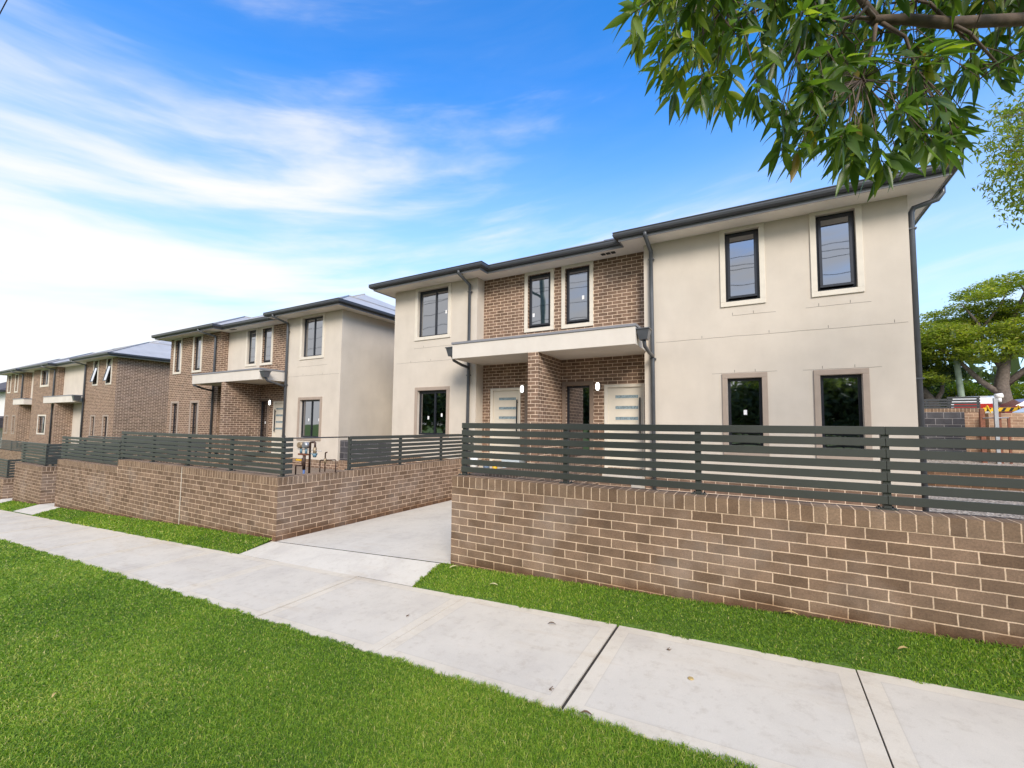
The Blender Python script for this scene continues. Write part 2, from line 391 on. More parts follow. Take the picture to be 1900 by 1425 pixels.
# ------------------------------------------------------------------ building parts
def window(parent, x0, x1, z0, z1, y, trim=M_trim, kind='awning', tw=.1, top=None, stickers=(), angle=0, sill=True, notrim=False, pane=True, handle=False):
    """opening x0..x1, z0..z1 in a wall whose face is at y"""
    w = node('window', ((x0+x1)/2, y, z0), parent)
    t1 = z1+tw if top is None else top
    if not notrim:
        m = MB(); p = y-.028
        m.box(x0-tw, x1+tw, p, y+.004, z0-tw, z0)
        m.box(x0-tw, x1+tw, p, y+.004, z1, t1)
        m.box(x0-tw, x0, p, y+.004, z0, z1); m.box(x1, x1+tw, p, y+.004, z0, z1)
        m.build('moulding', trim, w, bevel=.004)
    f = .055; yy = y+.085
    m = MB()
    m.box(x0, x1, yy, yy+.05, z1-f, z1); m.box(x0, x1, yy, yy+.05, z0, z0+f)
    m.box(x0, x0+f, yy, yy+.05, z0+f, z1-f); m.box(x1-f, x1, yy, yy+.05, z0+f, z1-f)
    g = []
    if kind == 'slider':
        mx = x0+(x1-x0)*.55; m.box(mx-.025, mx+.025, yy-.012, yy+.03, z0+f, z1-f); g = [(x0+f, mx-.025), (mx+.025, x1-f)]
        m.box(x0+f, x1-f, yy-.008, yy+.03, z1-f-.035, z1-f)
    elif kind == 'grid':
        mx = x0+(x1-x0)*.5; m.box(mx-.02, mx+.02, yy-.012, yy+.03, z0+f, z1-f); g = [(x0+f, mx-.02), (mx+.02, x1-f)]
    else: g = [(x0+f, x1-f)]
    m.build('window_frame', M_frame, w, bevel=.003)
    if kind == 'awning':
        # hinged sash: second frame, pushed out at the bottom by `angle`
        s = .048; a0, a1, c0, c1 = x0+f-.012, x1-f+.012, z0+f-.012+.03, z1-f+.012
        H = c1-c0; m = MB()
        m.box(a0, a1, yy-.03, yy-.002, c1-s, c1); m.box(a0, a1, yy-.03, yy-.002, c0, c0+s)
        m.box(a0, a0+s, yy-.03, yy-.002, c0+s, c1-s); m.box(a1-s, a1, yy-.03, yy-.002, c0+s, c1-s)
        gp = MB().quad((a0+s, yy-.014, c0+s), (a1-s, yy-.014, c0+s), (a1-s, yy-.014, c1-s), (a0+s, yy-.014, c1-s))
        sa, ca = math.sin(angle), math.cos(angle)
        def rot(v):
            out = []
            for (px, py, pz) in v:
                dy = py-yy; dz = pz-c1
                out.append((px, yy + dy*ca + dz*sa, c1 + dz*ca - dy*sa))
            return out
        if angle: m.v = rot(m.v); gp.v = rot(gp.v)
        m.build('sash', M_frame, w, bevel=.003)
        gp.build('pane', M_glass if not angle or angle < .2 else M_skyglass, w)
        if handle:
            hm = MB().tube([((x0+x1)/2-.03, yy-.01, z0+f+.005), ((x0+x1)/2+.03, yy-.035, z0+f+.02)], .008, 6); hm.build('winder', M_frame, w)
    else:
        m = MB()
        for a, b in g: m.quad((a, yy+.02, z0+f), (b, yy+.02, z0+f), (b, yy+.02, z1-f), (a, yy+.02, z1-f))
        m.build('pane', M_glass, w)
    for sx, sz in stickers:
        q = yy+.017 if kind in ('slider', 'grid', 'fixed') else yy-.017
        MB().box(sx-.03, sx+.03, q-.002, q, sz-.05, sz+.05).build('sticker', M_paper, w)
    return w
M_skyglass = glassmat('tilted glass', (.3,.33,.36), .75)

def door(parent, x0, x1, z0, z1, y, handle_right=True):
    """frame outer x0..x1"""
    f = .1; l0, l1 = x0+f, x1-f+.04
    d = node('door', ((x0+x1)/2, y, z0), parent)
    m = MB(); p = y-.03
    m.box(x0, x1, p, y+.05, z1-.07, z1); m.box(x0, x0+.09, p, y+.05, z0, z1-.07); m.box(x1-.05, x1, p, y+.05, z0, z1-.07)
    m.build('door_frame', M_trim, d, bevel=.004)
    m = MB().box(x0+.09, x1-.05, y+.012, y+.05, z0, z1-.07); m.build('door_leaf', M_door, d)
    gx0, gx1 = (x0+.27, x1-.15) if handle_right else (x0+.15, x1-.27)
    for k in range(4):
        zc = z1-.30-.262*k
        m = MB(); m.box(gx0-.03, gx1+.03, y+.004, y+.012, zc+.036, zc+.056); m.box(gx0-.03, gx1+.03, y+.004, y+.012, zc-.056, zc-.036)
        m.box(gx0-.03, gx0, y+.004, y+.012, zc-.036, zc+.036); m.box(gx1, gx1+.03, y+.004, y+.012, zc-.036, zc+.036)
        m.build('glazing_bead', M_door, d)
        MB().box(gx0, gx1, y+.008, y+.0115, zc-.036, zc+.036).build('glass_slot', M_frost, d)
    hx = x1-.1 if handle_right else x0+.14
    m = MB().box(hx-.014, hx+.014, y-.055, y-.03, z1-1.2, z1-.33); m.box(hx-.01, hx+.01, y-.03, y+.012, z1-.42, z1-.40); m.box(hx-.01, hx+.01, y-.03, y+.012, z1-1.12, z1-1.10)
    m.build('pull_handle', M_frame, d)
    return d

def walllight(parent, x, z, y):
    l = node('wall_light', (x, y, z), parent)
    def oval(a, b, y0, y1, rr=.9):
        m = MB(); n = 24; P = []
        for s, yy in ((1, y1), (1, (y0+y1)/2), (rr, y0)):
            P.append([(x+a*s*math.copysign(abs(math.cos(t))**.8, math.cos(t)), yy, z+b*s*math.copysign(abs(math.sin(t))**.8, math.sin(t))) for t in [2*math.pi*i/n for i in range(n)]])
        for r in range(2):
            for i in range(n): m.quad(P[r][i], P[r+1][i], P[r+1][(i+1) % n], P[r][(i+1) % n], smooth=True)
        m.quad(*reversed(P[2])); return m
    oval(.062, .115, y-.045, y).build('housing', M_steel, l)
    oval(.048, .10, y-.075, y-.044, .75).build('lens', M_lamp, l)

def sweep(path, prof, closed=False):
    """path: list (x,y) in plan going so that outside is on the right; prof: [(out, z)] closed polygon"""
    m = MB(); n = len(path); rings = []
    for i, p in enumerate(path):
        p = Vector((p[0], p[1]))
        d0 = (p - Vector(path[i-1][:2])).normalized() if i > 0 else None
        d1 = (Vector(path[i+1][:2]) - p).normalized() if i < n-1 else None
        if d0 is None: d0 = d1
        if d1 is None: d1 = d0
        n0 = Vector((d0.y, -d0.x)); n1 = Vector((d1.y, -d1.x)); k = (n0+n1).normalized(); k = k/max(.2, k.dot(n0))
        rings.append([(p.x + k.x*o, p.y + k.y*o, z) for o, z in prof])
    L = len(prof)
    for i in range(n-1):
        for j in range(L):
            m.quad(rings[i][j], rings[i+1][j], rings[i+1][(j+1) % L], rings[i][(j+1) % L])
    m.quad(*rings[0]); m.quad(*reversed(rings[-1]))
    return m

def hip(m, x0, x1, y0, y1, z, t):
    """hip roof on rectangle, pitch tan t; ridge along the longer way"""
    w = x1-x0; d = y1-y0
    if d >= w:
        s = w/2; a = ((x0+x1)/2, y0+s, z+s*t); b = ((x0+x1)/2, y1-s, z+s*t)
        m.quad((x0,y0,z), (x1,y0,z), a); m.quad((x1,y1,z), (x0,y1,z), b)
        m.quad((x1,y0,z), (x1,y1,z), b, a); m.quad((x0,y1,z), (x0,y0,z), a, b)
    else:
        s = d/2; a = (x0+s, y0+s, z+s*t); b = (x1-s, y0+s, z+s*t)
        m.quad((x0,y0,z), (x1,y0,z), b, a); m.quad((x1,y1,z), (x0,y1,z), a, b)
        m.quad((x1,y0,z), (x1,y1,z), b); m.quad((x0,y1,z), (x0,y0,z), a)
    return a, b
def roofuv(c, n, k=None):
    # corrugations run down the slope
    return (c[0], c[1]) if abs(n.y) > abs(n.x) else (c[1], c[0])

def downpipe(parent, pts, rad=.045, clips=()):
    m = MB().tube(pts, rad, 12); o = m.build('downpipe', M_pipe, parent)
    for (x, y, z) in clips:
        MB().box(x-.062, x+.062, y-.05, y+.03, z-.014, z+.014).build('pipe_clip', M_pipe, o)
    return o
def rainhead(parent, x, y, z, face='x', s=1):
    """tapered box; top centre x,y,z ; mounted on wall behind (face x: wall toward -X, y: wall toward +Y)"""
    m = MB(); a, b = .13*s, .085*s; h = .24*s
    m.hexa([(x-b,y-b,z-h),(x+b,y-b,z-h),(x+b,y+b,z-h),(x-b,y+b,z-h),(x-a,y-a,z-.03),(x+a,y-a,z-.03),(x+a,y+a,z-.03),(x-a,y+a,z-.03)])
    m.box(x-a-.015, x+a+.015, y-a-.015, y+a+.015, z-.029, z)
    return m.build('rain_head', M_pipe, parent, bevel=.005)
def ledger(parent, x0, x1, z, y, ticks=(), th=.0045):
    m = MB(); x = x0; zz = z
    while x < x1-.001:
        e = min(x1, x+rnd.uniform(.12, .3)); z2 = z + rnd.uniform(-.006, .006)
        m.hexa([(x,y-.0025,zz-th/2),(e,y-.0025,z2-th/2),(e,y+.002,z2-th/2),(x,y+.002,zz-th/2),(x,y-.0025,zz+th/2),(e,y-.0025,z2+th/2),(e,y+.002,z2+th/2),(x,y+.002,zz+th/2)])
        x = e; zz = z2
    for t in ticks: m.box(t-.004, t+.004, y-.0025, y+.002, z+.012, z+.065)
    m.build('render_joint', M_joint, parent)
M_joint = plain('dark joint sealant', (.16,.14,.12), .9)

def outline(segs, x0, x1, ov, yb):
    """eave outline path (left back -> front -> right back) from list of front segments (xa,xb,y)"""
    P = [(x0-ov, yb)]
    for i, (a, b, y) in enumerate(segs):
        prev = segs[i-1] if i else None; nxt = segs[i+1] if i < len(segs)-1 else None
        xa = x0-ov if prev is None else (a-ov if prev[2] > y else a+ov) if prev else a
        if prev is not None: xa = (a-ov) if y < prev[2] else (prev[1]+ov)
        xb = x1+ov if nxt is None else ((b+ov) if y < nxt[2] else (nxt[0]-ov))
        P.append((xa, y-.5)); P.append((xb, y-.5))
    P.append((x1+ov, yb)); return P

def house(name, label, x0, x1, dz, segs, mats, holes, yb, ov=.42, canopies=(), fins=(), zb=-1.35, plinth=None, rooms=True, sidemats=(None, None), zstuc=-.384, roof_parts=()):
    """segs: front segments left->right (xa,xb,y); mats: per segment list of (xa,xb,za,zb,kind)"""
    H = thing(name, label, 'house', ((x0+x1)/2, segs[0][2], zb+dz), 'townhouses along the footpath')
    zs = 4.81+dz
    pl = plinth if plinth is not None else zstuc+dz
    sts = [MB() for _ in segs]; bk = MB()
    for si, (a, b, y) in enumerate(segs):
        for (xa, xb, za, zt, kind) in mats[si]:
            hs = [h for h in holes if h[4] == si and h[1] > xa and h[0] < xb and h[3] > za+dz and h[2] < zt+dz]
            tgt = bk if kind == 'b' else sts[si]
            tgt.wall(xa, xb, max(za+dz, pl) if za < -.3 else za+dz, zt+dz, y, [h[:4] for h in hs])
        bk.wall(a, b, zb+dz, pl-.12, y)
    # returns between segments
    for i in range(len(segs)-1):
        (a0, b0, ya), (a1, b1, yb_) = segs[i], segs[i+1]
        x = b0; lo, hi = min(ya, yb_), max(ya, yb_)
        front = segs[i] if ya < yb_ else segs[i+1]; fi = i if ya < yb_ else i+1
        kind = mats[fi][0][4]
        if ya < yb_: q = ((x, lo, pl), (x, hi, pl), (x, hi, zs), (x, lo, zs))
        else: q = ((x, hi, pl), (x, lo, pl), (x, lo, zs), (x, hi, zs))
        (bk if kind == 'b' else sts[fi]).quad(*q)
        bk.quad(*[(p[0], p[1], {pl: zb+dz, zs: pl-.12}[p[2]]) for p in q])
    yl, yr = segs[0][2], segs[-1][2]
    kl, kr = sidemats
    (bk if kr == 'b' else sts[-1]).quad((x1, yr, pl), (x1, yb, pl), (x1, yb, zs), (x1, yr, zs))
    (bk if kl == 'b' else sts[0]).quad((x0, yb, pl), (x0, yl, pl), (x0, yl, zs), (x0, yb, zs))
    bk.quad((x1, yr, zb+dz), (x1, yb, zb+dz), (x1, yb, pl-.12), (x1, yr, pl-.12))
    bk.quad((x0, yb, zb+dz), (x0, yl, zb+dz), (x0, yl, pl-.12), (x0, yb, pl-.12))
    (bk if kr == 'b' else sts[-1]).quad((x1, yb, zb+dz), (x0, yb, zb+dz), (x0, yb, zs), (x1, yb, zs))
    uo = (.0, -dz + .0)
    for st in sts:
        if st.f: st.build('rendered_wall', M_stucco, H)
    if bk.f: bk.build('brick_wall', M_housebrick, H, uvoff=(.05, -dz))
    # soldier course along the base
    sc = MB()
    for (a, b, y) in segs: sc.quad((a, y-.004, pl-.12), (b, y-.004, pl-.12), (b, y-.004, pl), (a, y-.004, pl))
    sc.quad((x1+.004, yr, pl-.12), (x1+.004, yb, pl-.12), (x1+.004, yb, pl), (x1+.004, yr, pl))
    sc.build('soldier_course', M_coping, H)
    # rooms behind the glass
    r = MB(); ym = max(s[2] for s in segs)+.16
    for za, zt in ((-.45+dz, 2.15+dz), (2.45+dz, 4.78+dz)):
        n = max(3, round((x1-x0)/3.6)); w = (x1-x0-.4)/n
        for i in range(n):
            a = x0+.2+i*w; b = a+w-.1
            r.quad((a, ym+3.4, za), (b, ym+3.4, za), (b, ym+3.4, zt), (a, ym+3.4, zt)); r.quad((a, ym, za), (a, ym+3.4, za), (a, ym+3.4, zt), (a, ym, zt))
            r.quad((b, ym, za), (b, ym, zt), (b, ym+3.4, zt), (b, ym+3.4, za)); r.quad((a, ym, za), (b, ym, za), (b, ym+3.4, za), (a, ym+3.4, za))
            r.quad((a, ym, zt), (a, ym+3.4, zt), (b, ym+3.4, zt), (b, ym, zt))
    r.build('interior', M_room, H)
    # eaves
    P = outline(segs, x0, x1, ov, yb+ov)
    Q = P + []
    MB().quad(*[(p[0], p[1], zs) for p in P]).build('soffit', M_soffit, H)
    sweep(P, [(0, zs-.018), (.022, zs-.018), (.022, zs+.09), (0, zs+.09)]).build('fascia', M_fascia, H, bevel=0)
    g0 = zs+.042
    prof = [(.024, g0), (.09, g0), (.122, g0+.03), (.132, g0+.07), (.122, g0+.105), (.134, g0+.118), (.13, g0+.132), (.108, g0+.132), (.108, g0+.112), (.024, g0+.112)]
    sweep(P, prof).build('gutter', M_grey, H)
    t = .455; m = MB(); ze = zs+.16
    front = max(s[2] for s in segs)-.5-.05
    caps = []
    caps.append((hip(m, x0-ov-.05, x1+ov+.05, front, yb+ov+.05, ze, t), (x0-ov-.05, x1+ov+.05, front, ze)))
    for (a, b) in roof_parts:
        yf = segs[0][2]-.5-.05
        caps.append((hip(m, a-.05, b+.05, yf, yf+9, ze-.004, t), (a-.05, b+.05, yf, ze-.004)))
    rf = m.build('roof', M_roof, H, uvfn=roofuv)
    c = MB()
    for (A, B), (xa, xb, yf, z) in caps:
        c.tube([A, B], .05, 6); c.tube([(xa, yf, z+.01), A], .035, 6); c.tube([(xb, yf, z+.01), A], .035, 6)
    c.build('ridge_capping', M_fascia, rf)
    for cp in canopies:
        a, b, yf, yk, z0c, z1c = cp
        c = MB().box(a, b, yf, yk, z0c+dz, z1c+dz); co = c.build('canopy', M_soffit if False else M_canopy, H, bevel=.006)
        MB().box(a-.02, b+.02, yf-.02, yk, z1c+dz-.001+.002, z1c+dz+.055).build('canopy_flashing', M_fascia, co)
    for f in fins:
        a, b, yf, yk, z0f, z1f, mt = f
        MB().box(a, b, yf, yk, z0f+dz, z1f+dz).build('porch_pier', mt, H, uvoff=(.03, -dz))
    return H
M_canopy = stucco('canopy render', (.66,.605,.53))

FB = 'b'; FS = 's'
# ---- house nearest (cream render with brick recess)
ZT = 4.81
def openings(lst): return lst
h1_holes = [(-5.955,-4.77,3.265,4.72,0), (-5.885,-4.765,.29,1.62,0),
            (-2.296,-1.609,3.24,4.728,1), (-1.191,-.519,3.233,4.728,1), (-1.165,-.518,-.45,1.632,1), (-2.26,-1.62,-.45,1.632,1),
            (-3.40,-2.55,-.5,1.57,1), (-.09,.77,-.5,1.57,1),
            (2.608,3.235,3.236,4.735,2), (4.2,4.81,3.235,4.745,2), (2.606,3.228,.142,1.625,2), (4.19,4.825,.135,1.617,2)]
X10, X11 = -6.92, 5.563
h1_segs = [(X10,-3.736,5.9), (-3.736,.915,6.25), (.915,X11,5.9)]
h1_mats = [[(X10,-3.736,-1,ZT,FS)], [(-3.736,.915,-1,ZT,FB)], [(.915,X11,-1,ZT,FS)]]
H1 = house('townhouse', 'nearest two-storey townhouse with cream rendered ends and a brown brick centre behind the slatted fence', X10, X11, 0, h1_segs, h1_mats, h1_holes, 16.5,
           canopies=[(-3.8,.96,4.87,6.3,2.32,2.70)], fins=[(-1.555,-1.29,4.87,6.26,-.5,2.32,M_housebrick)], roof_parts=[(X10-.42,-3.316),(.495,X11+.42)], sidemats=(FS,FS))
window(H1, -5.955,-4.77,3.265,4.72,5.9, kind='slider', top=4.808, stickers=[(-4.93,3.98)])
window(H1, -5.885,-4.765,.29,1.62,5.9, trim=M_taupe, kind='slider', stickers=[(-5.53,.8),(-5.02,.88)])
window(H1, -2.296,-1.609,3.24,4.728,6.25, top=4.808, stickers=[(-2.15,3.62)])
window(H1, -1.191,-.519,3.233,4.728,6.25, top=4.808, stickers=[(-.72,3.92)], handle=True)
window(H1, -1.165,-.518,-.45,1.632,6.25, trim=M_taupe2, kind='fixed')
window(H1, -2.26,-1.62,-.45,1.632,6.25, trim=M_taupe2, kind='fixed')
window(H1, 2.608,3.235,3.236,4.735,5.9, top=4.808, angle=.035, handle=True)
window(H1, 4.2,4.81,3.235,4.745,5.9, top=4.808, angle=.035)
window(H1, 2.606,3.228,.142,1.625,5.9, trim=M_taupe, kind='fixed', stickers=[(2.92,.92)])
window(H1, 4.19,4.825,.135,1.617,5.9, trim=M_taupe, kind='fixed')
door(H1, -3.46,-2.49,-.5,1.635,6.25, True); door(H1, -.14,.83,-.5,1.62,6.25, True)
walllight(H1, -2.43, 1.59, 6.25); walllight(H1, -.3, 1.585, 6.25)
ledger(H1, 1.17, 5.5, 2.505, 5.9, (2.13,3.376,4.346,5.312)); ledger(H1, 2.72, 3.5, 2.94, 5.9, (2.727,3.109)); ledger(H1, 4.0, 5.0, 2.945, 5.9, (4.209,4.694))
ledger(H1, 2.316, 3.496, 1.735, 5.9, (2.742,3.116)); ledger(H1, 3.92, 5.11, 1.73, 5.9, (4.232,4.723))
ledger(H1, -6.8, -4.62, 2.5, 5.9, (-6.2,-5.4)); ledger(H1, -6.08, -4.61, 2.93, 5.9, (-5.7,))
# downpipes, rain heads, vent
downpipe(H1, [(1.075,5.33,4.90),(1.075,5.33,4.79),(1.09,5.83,4.62),(1.098,5.83,3.6),(1.11,5.83,2.0),(1.12,5.83,-.9)], clips=[(1.098,5.85,4.42),(1.12,5.85,2.13),(1.12,5.85,.2)])
downpipe(H1, [(-3.99,5.33,4.90),(-3.99,5.33,4.79),(-3.96,5.83,4.60),(-3.955,5.83,2.0),(-3.955,5.83,-.9)], clips=[(-3.955,5.85,4.40),(-3.955,5.85,2.0)])
downpipe(H1, [(6.05,5.98,4.88),(6.05,5.98,4.76),(5.98,5.98,4.66),(5.66,5.98,4.58),(5.625,5.98,4.5),(5.625,5.98,-.9)], clips=[(5.62,5.98,4.2),(5.62,5.98,1.5)])
rainhead(H1, 1.095, 5.05, 2.66); downpipe(H1, [(1.095,5.05,2.43),(1.10,5.12,2.30),(1.115,5.45,2.22),(1.12,5.80,2.18)], .04)
rainhead(H1, -3.93, 5.05, 2.66); downpipe(H1, [(-3.93,5.05,2.43),(-3.93,5.12,2.32),(-3.95,5.5,2.25),(-3.955,5.80,2.22)], .04)
v = MB()
for k in range(3): v.box(-.12+.125*k, -.02+.125*k, 5.90, 6.02, 4.800, 4.8085)
v.build('eave_vent', M_bblack, H1)

# ---- second house (mirrored layout, brick far end)
K = -16.35; D2 = -.215
mx = lambda a, b: (K-b, K-a)
X20, X21 = -21.913, -9.43
h2 = [(X20,-17.38,5.9), (-17.38,-12.61,6.25), (-12.61,X21,5.9)]
def dzh(hs, d): return [(a, b, c+d, e+d, s) for a, b, c, e, s in hs]
h2_holes = dzh([(-11.63,-10.45,3.255,4.725,2), (-11.60,-10.45,.29,1.66,2),
            (-14.78,-14.13,3.28,4.728,1), (-15.885,-15.255,3.29,4.75,1), (-14.80,-14.20,-.45,1.69,1),
            (-13.75,-12.9,-.5,1.60,1),
            (-19.63,-18.99,3.18,4.76,0), (-21.45,-20.88,3.19,4.74,0), (-19.6,-19.0,.2,1.68,0), (-21.45,-20.88,.2,1.68,0)], D2)
h2_mats = [[(X20,-17.38,-1,ZT,FB)], [(-17.38,-14.93,2.6,ZT,FS), (-14.93,-12.61,2.6,ZT,FB), (-17.38,-12.61,-1,2.6,FB)], [(-12.61,X21,-1,ZT,FS)]]
H2 = house('townhouse', 'middle townhouse with cream rendered right end and brick left end behind the gas meter pipes', X20, X21, D2, h2, h2_mats, h2_holes, 16.5,
           canopies=[(-17.34,-12.50,4.87,6.3,2.375,2.74)], fins=[(-15.03,-14.77,4.87,6.26,-.5,2.375,M_housebrick)], roof_parts=[(X20-.42,-16.96),(-13.03,X21+.42)], sidemats=(FB,FS), plinth=-.695)
z = D2
window(H2, -11.63,-10.45,3.255+z,4.725+z,5.9, kind='grid', top=4.808+z)
window(H2, -11.60,-10.45,.29+z,1.66+z,5.9, trim=M_taupe, kind='grid', stickers=[(-11.2,.72),(-10.62,.72)])
window(H2, -14.78,-14.13,3.28+z,4.728+z,6.25, top=4.808+z, stickers=[(-14.25,3.7)])
window(H2, -15.885,-15.255,3.29+z,4.75+z,6.25, top=4.808+z)
window(H2, -14.80,-14.20,-.45+z,1.69+z,6.25, trim=M_taupe2, kind='fixed', stickers=[(-14.5,.6)])
window(H2, -19.63,-18.99,3.18+z,4.76+z,5.9, top=4.808+z); window(H2, -21.45,-20.88,3.19+z,4.74+z,5.9, top=4.808+z)
window(H2, -19.6,-19.0,.2+z,1.68+z,5.9, trim=M_taupe, kind='fixed'); window(H2, -21.45,-20.88,.2+z,1.68+z,5.9, trim=M_taupe, kind='fixed')
door(H2, -13.79,-12.86,-.5+z,1.67+z,6.25, False); walllight(H2, -14.01, 1.62+z, 6.25)
ledger(H2, -12.4, -9.5, 2.34, 5.9, (-11.5,-10.4)); ledger(H2, -11.85, -10.15, 2.685, 5.9)
ledger(H2, -21.9, -17.6, 2.345, 5.9)
downpipe(H2, [(-12.62,5.33,4.90+z),(-12.62,5.33,4.79+z),(-12.46,5.83,4.62+z),(-12.43,5.83,4.4+z),(-12.43,5.83,-1)], clips=[(-12.43,5.85,4.3+z),(-12.43,5.85,2.05),(-12.43,5.85,.1)])
downpipe(H2, [(-18.1,5.33,4.90+z),(-18.1,5.33,4.79+z),(-17.67,5.83,4.60+z),(-17.65,5.83,4.4+z),(-17.65,5.83,-1)], clips=[(-17.65,5.85,3.9)])
rainhead(H2, -12.37, 5.0, 2.69+z); downpipe(H2, [(-12.37,5.0,2.46+z),(-12.38,5.1,2.34+z),(-12.41,5.5,2.26+z),(-12.43,5.80,2.2+z)], .04)
downpipe(H2, [(-17.5,5.0,2.36+z),(-17.55,5.4,2.24+z),(-17.64,5.80,2.18+z)], .04)
MB().box(-16.7, -16.3, 5.88, 6.0, 4.800+z, 4.8085+z).build('eave_vent', M_bblack, H2)

# ---- third house, all brick, three bays
D3 = -.62
X30, X31 = -49.45, -28.18
h3 = [(X30,-44.7,5.9), (-44.7,-42.7,6.25), (-42.7,-37.8,5.9), (-37.8,-32.8,6.25), (-32.8,X31,5.9)]
h3_holes = [(-29.53,-28.93,2.765,4.17,4), (-31.46,-30.87,2.77,4.17,4), (-29.56,-28.98,-.3,.84,4), (-31.36,-30.86,-.3,.84,4),
            (-40.95,-39.5,3.05,4.09,2), (-40.95,-39.5,-.30,.87,2), (-47.0,-46.4,2.79,4.08,0), (-48.9,-48.25,2.79,4.08,0), (-47.0,-46.4,-.4,.85,0), (-48.9,-48.25,-.4,.85,0),
            (-34.2,-33.3,-1.1,1.0,3), (-44.0,-43.1,-1.1,1.0,1)]
h3_mats = [[(X30,-44.7,-1,ZT,FB)], [(-44.7,-42.7,-1,ZT,FS)], [(-42.7,-37.8,-1,ZT,FB)], [(-37.8,-32.8,-1,ZT,FS)], [(-32.8,X31,-1,ZT,FB)]]
H3 = house('townhouse', 'far left all-brick townhouse with two tilted open upper windows at its right end', X30, X31, D3, h3, h3_mats, h3_holes, 15.5,
           canopies=[(-38.0,-32.78,5.38,6.3,2.33,2.72),(-45.2,-42.68,5.48,6.3,2.33,2.72)], fins=[(-36.0,-35.72,5.42,6.26,-.5,2.33,M_housebrick),(-44.3,-43.95,5.52,6.26,-.5,2.33,M_housebrick)],
           roof_parts=[(X30-.42,-44.28),(-43.12,-37.38),(-33.22,X31+.42)], sidemats=(FB,FB), plinth=-1.3)
for (a,b,c,d,s) in h3_holes[:2]: window(H3, a,b,c,d,5.9, angle=.2, top=4.188)
for (a,b,c,d,s) in h3_holes[2:4]: window(H3, a,b,c,d,5.9, trim=M_taupe, kind='fixed')
window(H3, -40.95,-39.5,3.05,4.09,5.9, kind='slider', top=4.188, tw=.14); window(H3, -40.95,-39.5,-.30,.87,5.9, kind='slider', trim=M_trim, tw=.1)
for (a,b,c,d,s) in h3_holes[6:8]: window(H3, a,b,c,d,5.9, kind='fixed', top=4.188)
for (a,b,c,d,s) in h3_holes[8:10]: window(H3, a,b,c,d,5.9, trim=M_taupe, kind='fixed')
door(H3, -34.24,-33.26,-1.1,1.04,6.25, False); door(H3, -44.05,-43.05,-1.1,1.04,6.25, False)
walllight(H3, -33.0, .92, 6.2)
MB().box(X31+.001, X31+.012, 10.2, 10.215, -1.3, 4.19).build('control_joint', M_trim, H3)
MB().box(-44.72+2.05, -42.65, 6.12, 6.2, -1.1, 1.05).build('blue_door_wrap', M_blue, H3)
for x in (-32.62, -38.05, -44.95):
    downpipe(H3, [(x-.5,5.33,4.90+D3),(x-.5,5.33,4.79+D3),(x,5.83,4.62+D3),(x,5.83,4.4+D3),(x,5.83,-1.5)])
rainhead(H3, -32.55, 5.5, 2.72+D3, s=1.3)
rainhead(H3, -38.15, 5.6, 2.55+D3, s=.8)

# far white house with a dark tiled roof at the left edge
W = thing('white_house', 'small white house with dark tiled roof at the far left edge of the row', 'house', (-60,9,-3))
m = MB().box(-68, -52.0, 6.4, 16, -4, 3.0); m.build('wall', M_white, W)
m = MB(); hip(m, -68.6, -51.4, 5.8, 16.6, 3.0, .5); m.build('roof', M_tile, W, uvfn=roofuv)
m = MB(); m.quad((-68.5,4.6,.0),(-51.2,4.6,.0),(-51.2,6.4,.9),(-68.5,6.4,.9)); m.quad((-68.5,4.6,-.1),(-68.5,6.4,-.1),(-51.2,6.4,-.1),(-51.2,4.6,-.1)); m.quad((-51.2,4.6,-.1),(-51.2,6.4,-.1),(-51.2,6.4,.9),(-51.2,4.6,.0)); m.quad((-68.5,4.6,-.1),(-51.2,4.6,-.1),(-51.2,4.6,0),(-68.5,4.6,0)); m.build('porch_roof', M_tile, W)
sweep([(-68.6,16.6),(-68.6,5.8),(-51.4,5.8),(-51.4,16.6)], [(0,2.9),(.1,2.9),(.1,3.05),(0,3.05)]).build('gutter', M_grey, W)
m = MB()
for i in range(24): m.box(-57+i*.2, -56.83+i*.2, 5.2, 5.23, -3.4, -.5)
m.build('timber_screen', M_timber, W)
# ------------------------------------------------------------------ garden walls and fences
def cuv(v, n, k):
    if abs(n.z) > .7: return (v[0] if k.y < .3 or k.y > 5.2 or abs(k.y-3.7) < .1 or abs(k.y-3.98) < .1 or abs(k.y-5.035) < .1 else v[1], 20+(v[1] if abs(n.z) > .7 else v[2]))
    return (v[0] if abs(n.y) > .7 else v[1], 20+(v[1] if abs(n.z) > .7 else v[2]))
def brick_wall(name, label, pieces, loc):
    """pieces: list of (x0,x1,y0,y1,zb,zt,cap) axis boxes; cap = coping course on top"""
    w = thing(name, label, 'brick wall', loc)
    m = MB(); c = MB()
    for (x0, x1, y0, y1, zb, zt, cap) in pieces:
        k = .12 if cap else 0
        m.box(x0, x1, y0, y1, zb, zt-k)
        if cap: c.box(x0-.0, x1+.0, y0-.004, y1+.004, zt-k, zt)
    zt0 = pieces[0][5]
    m.build('brickwork', M_wallbrick, w, uvoff=(0, -(zt0-.12)))
    if c.f: c.build('coping', M_coping, w, uvfn=cuv)
    return w
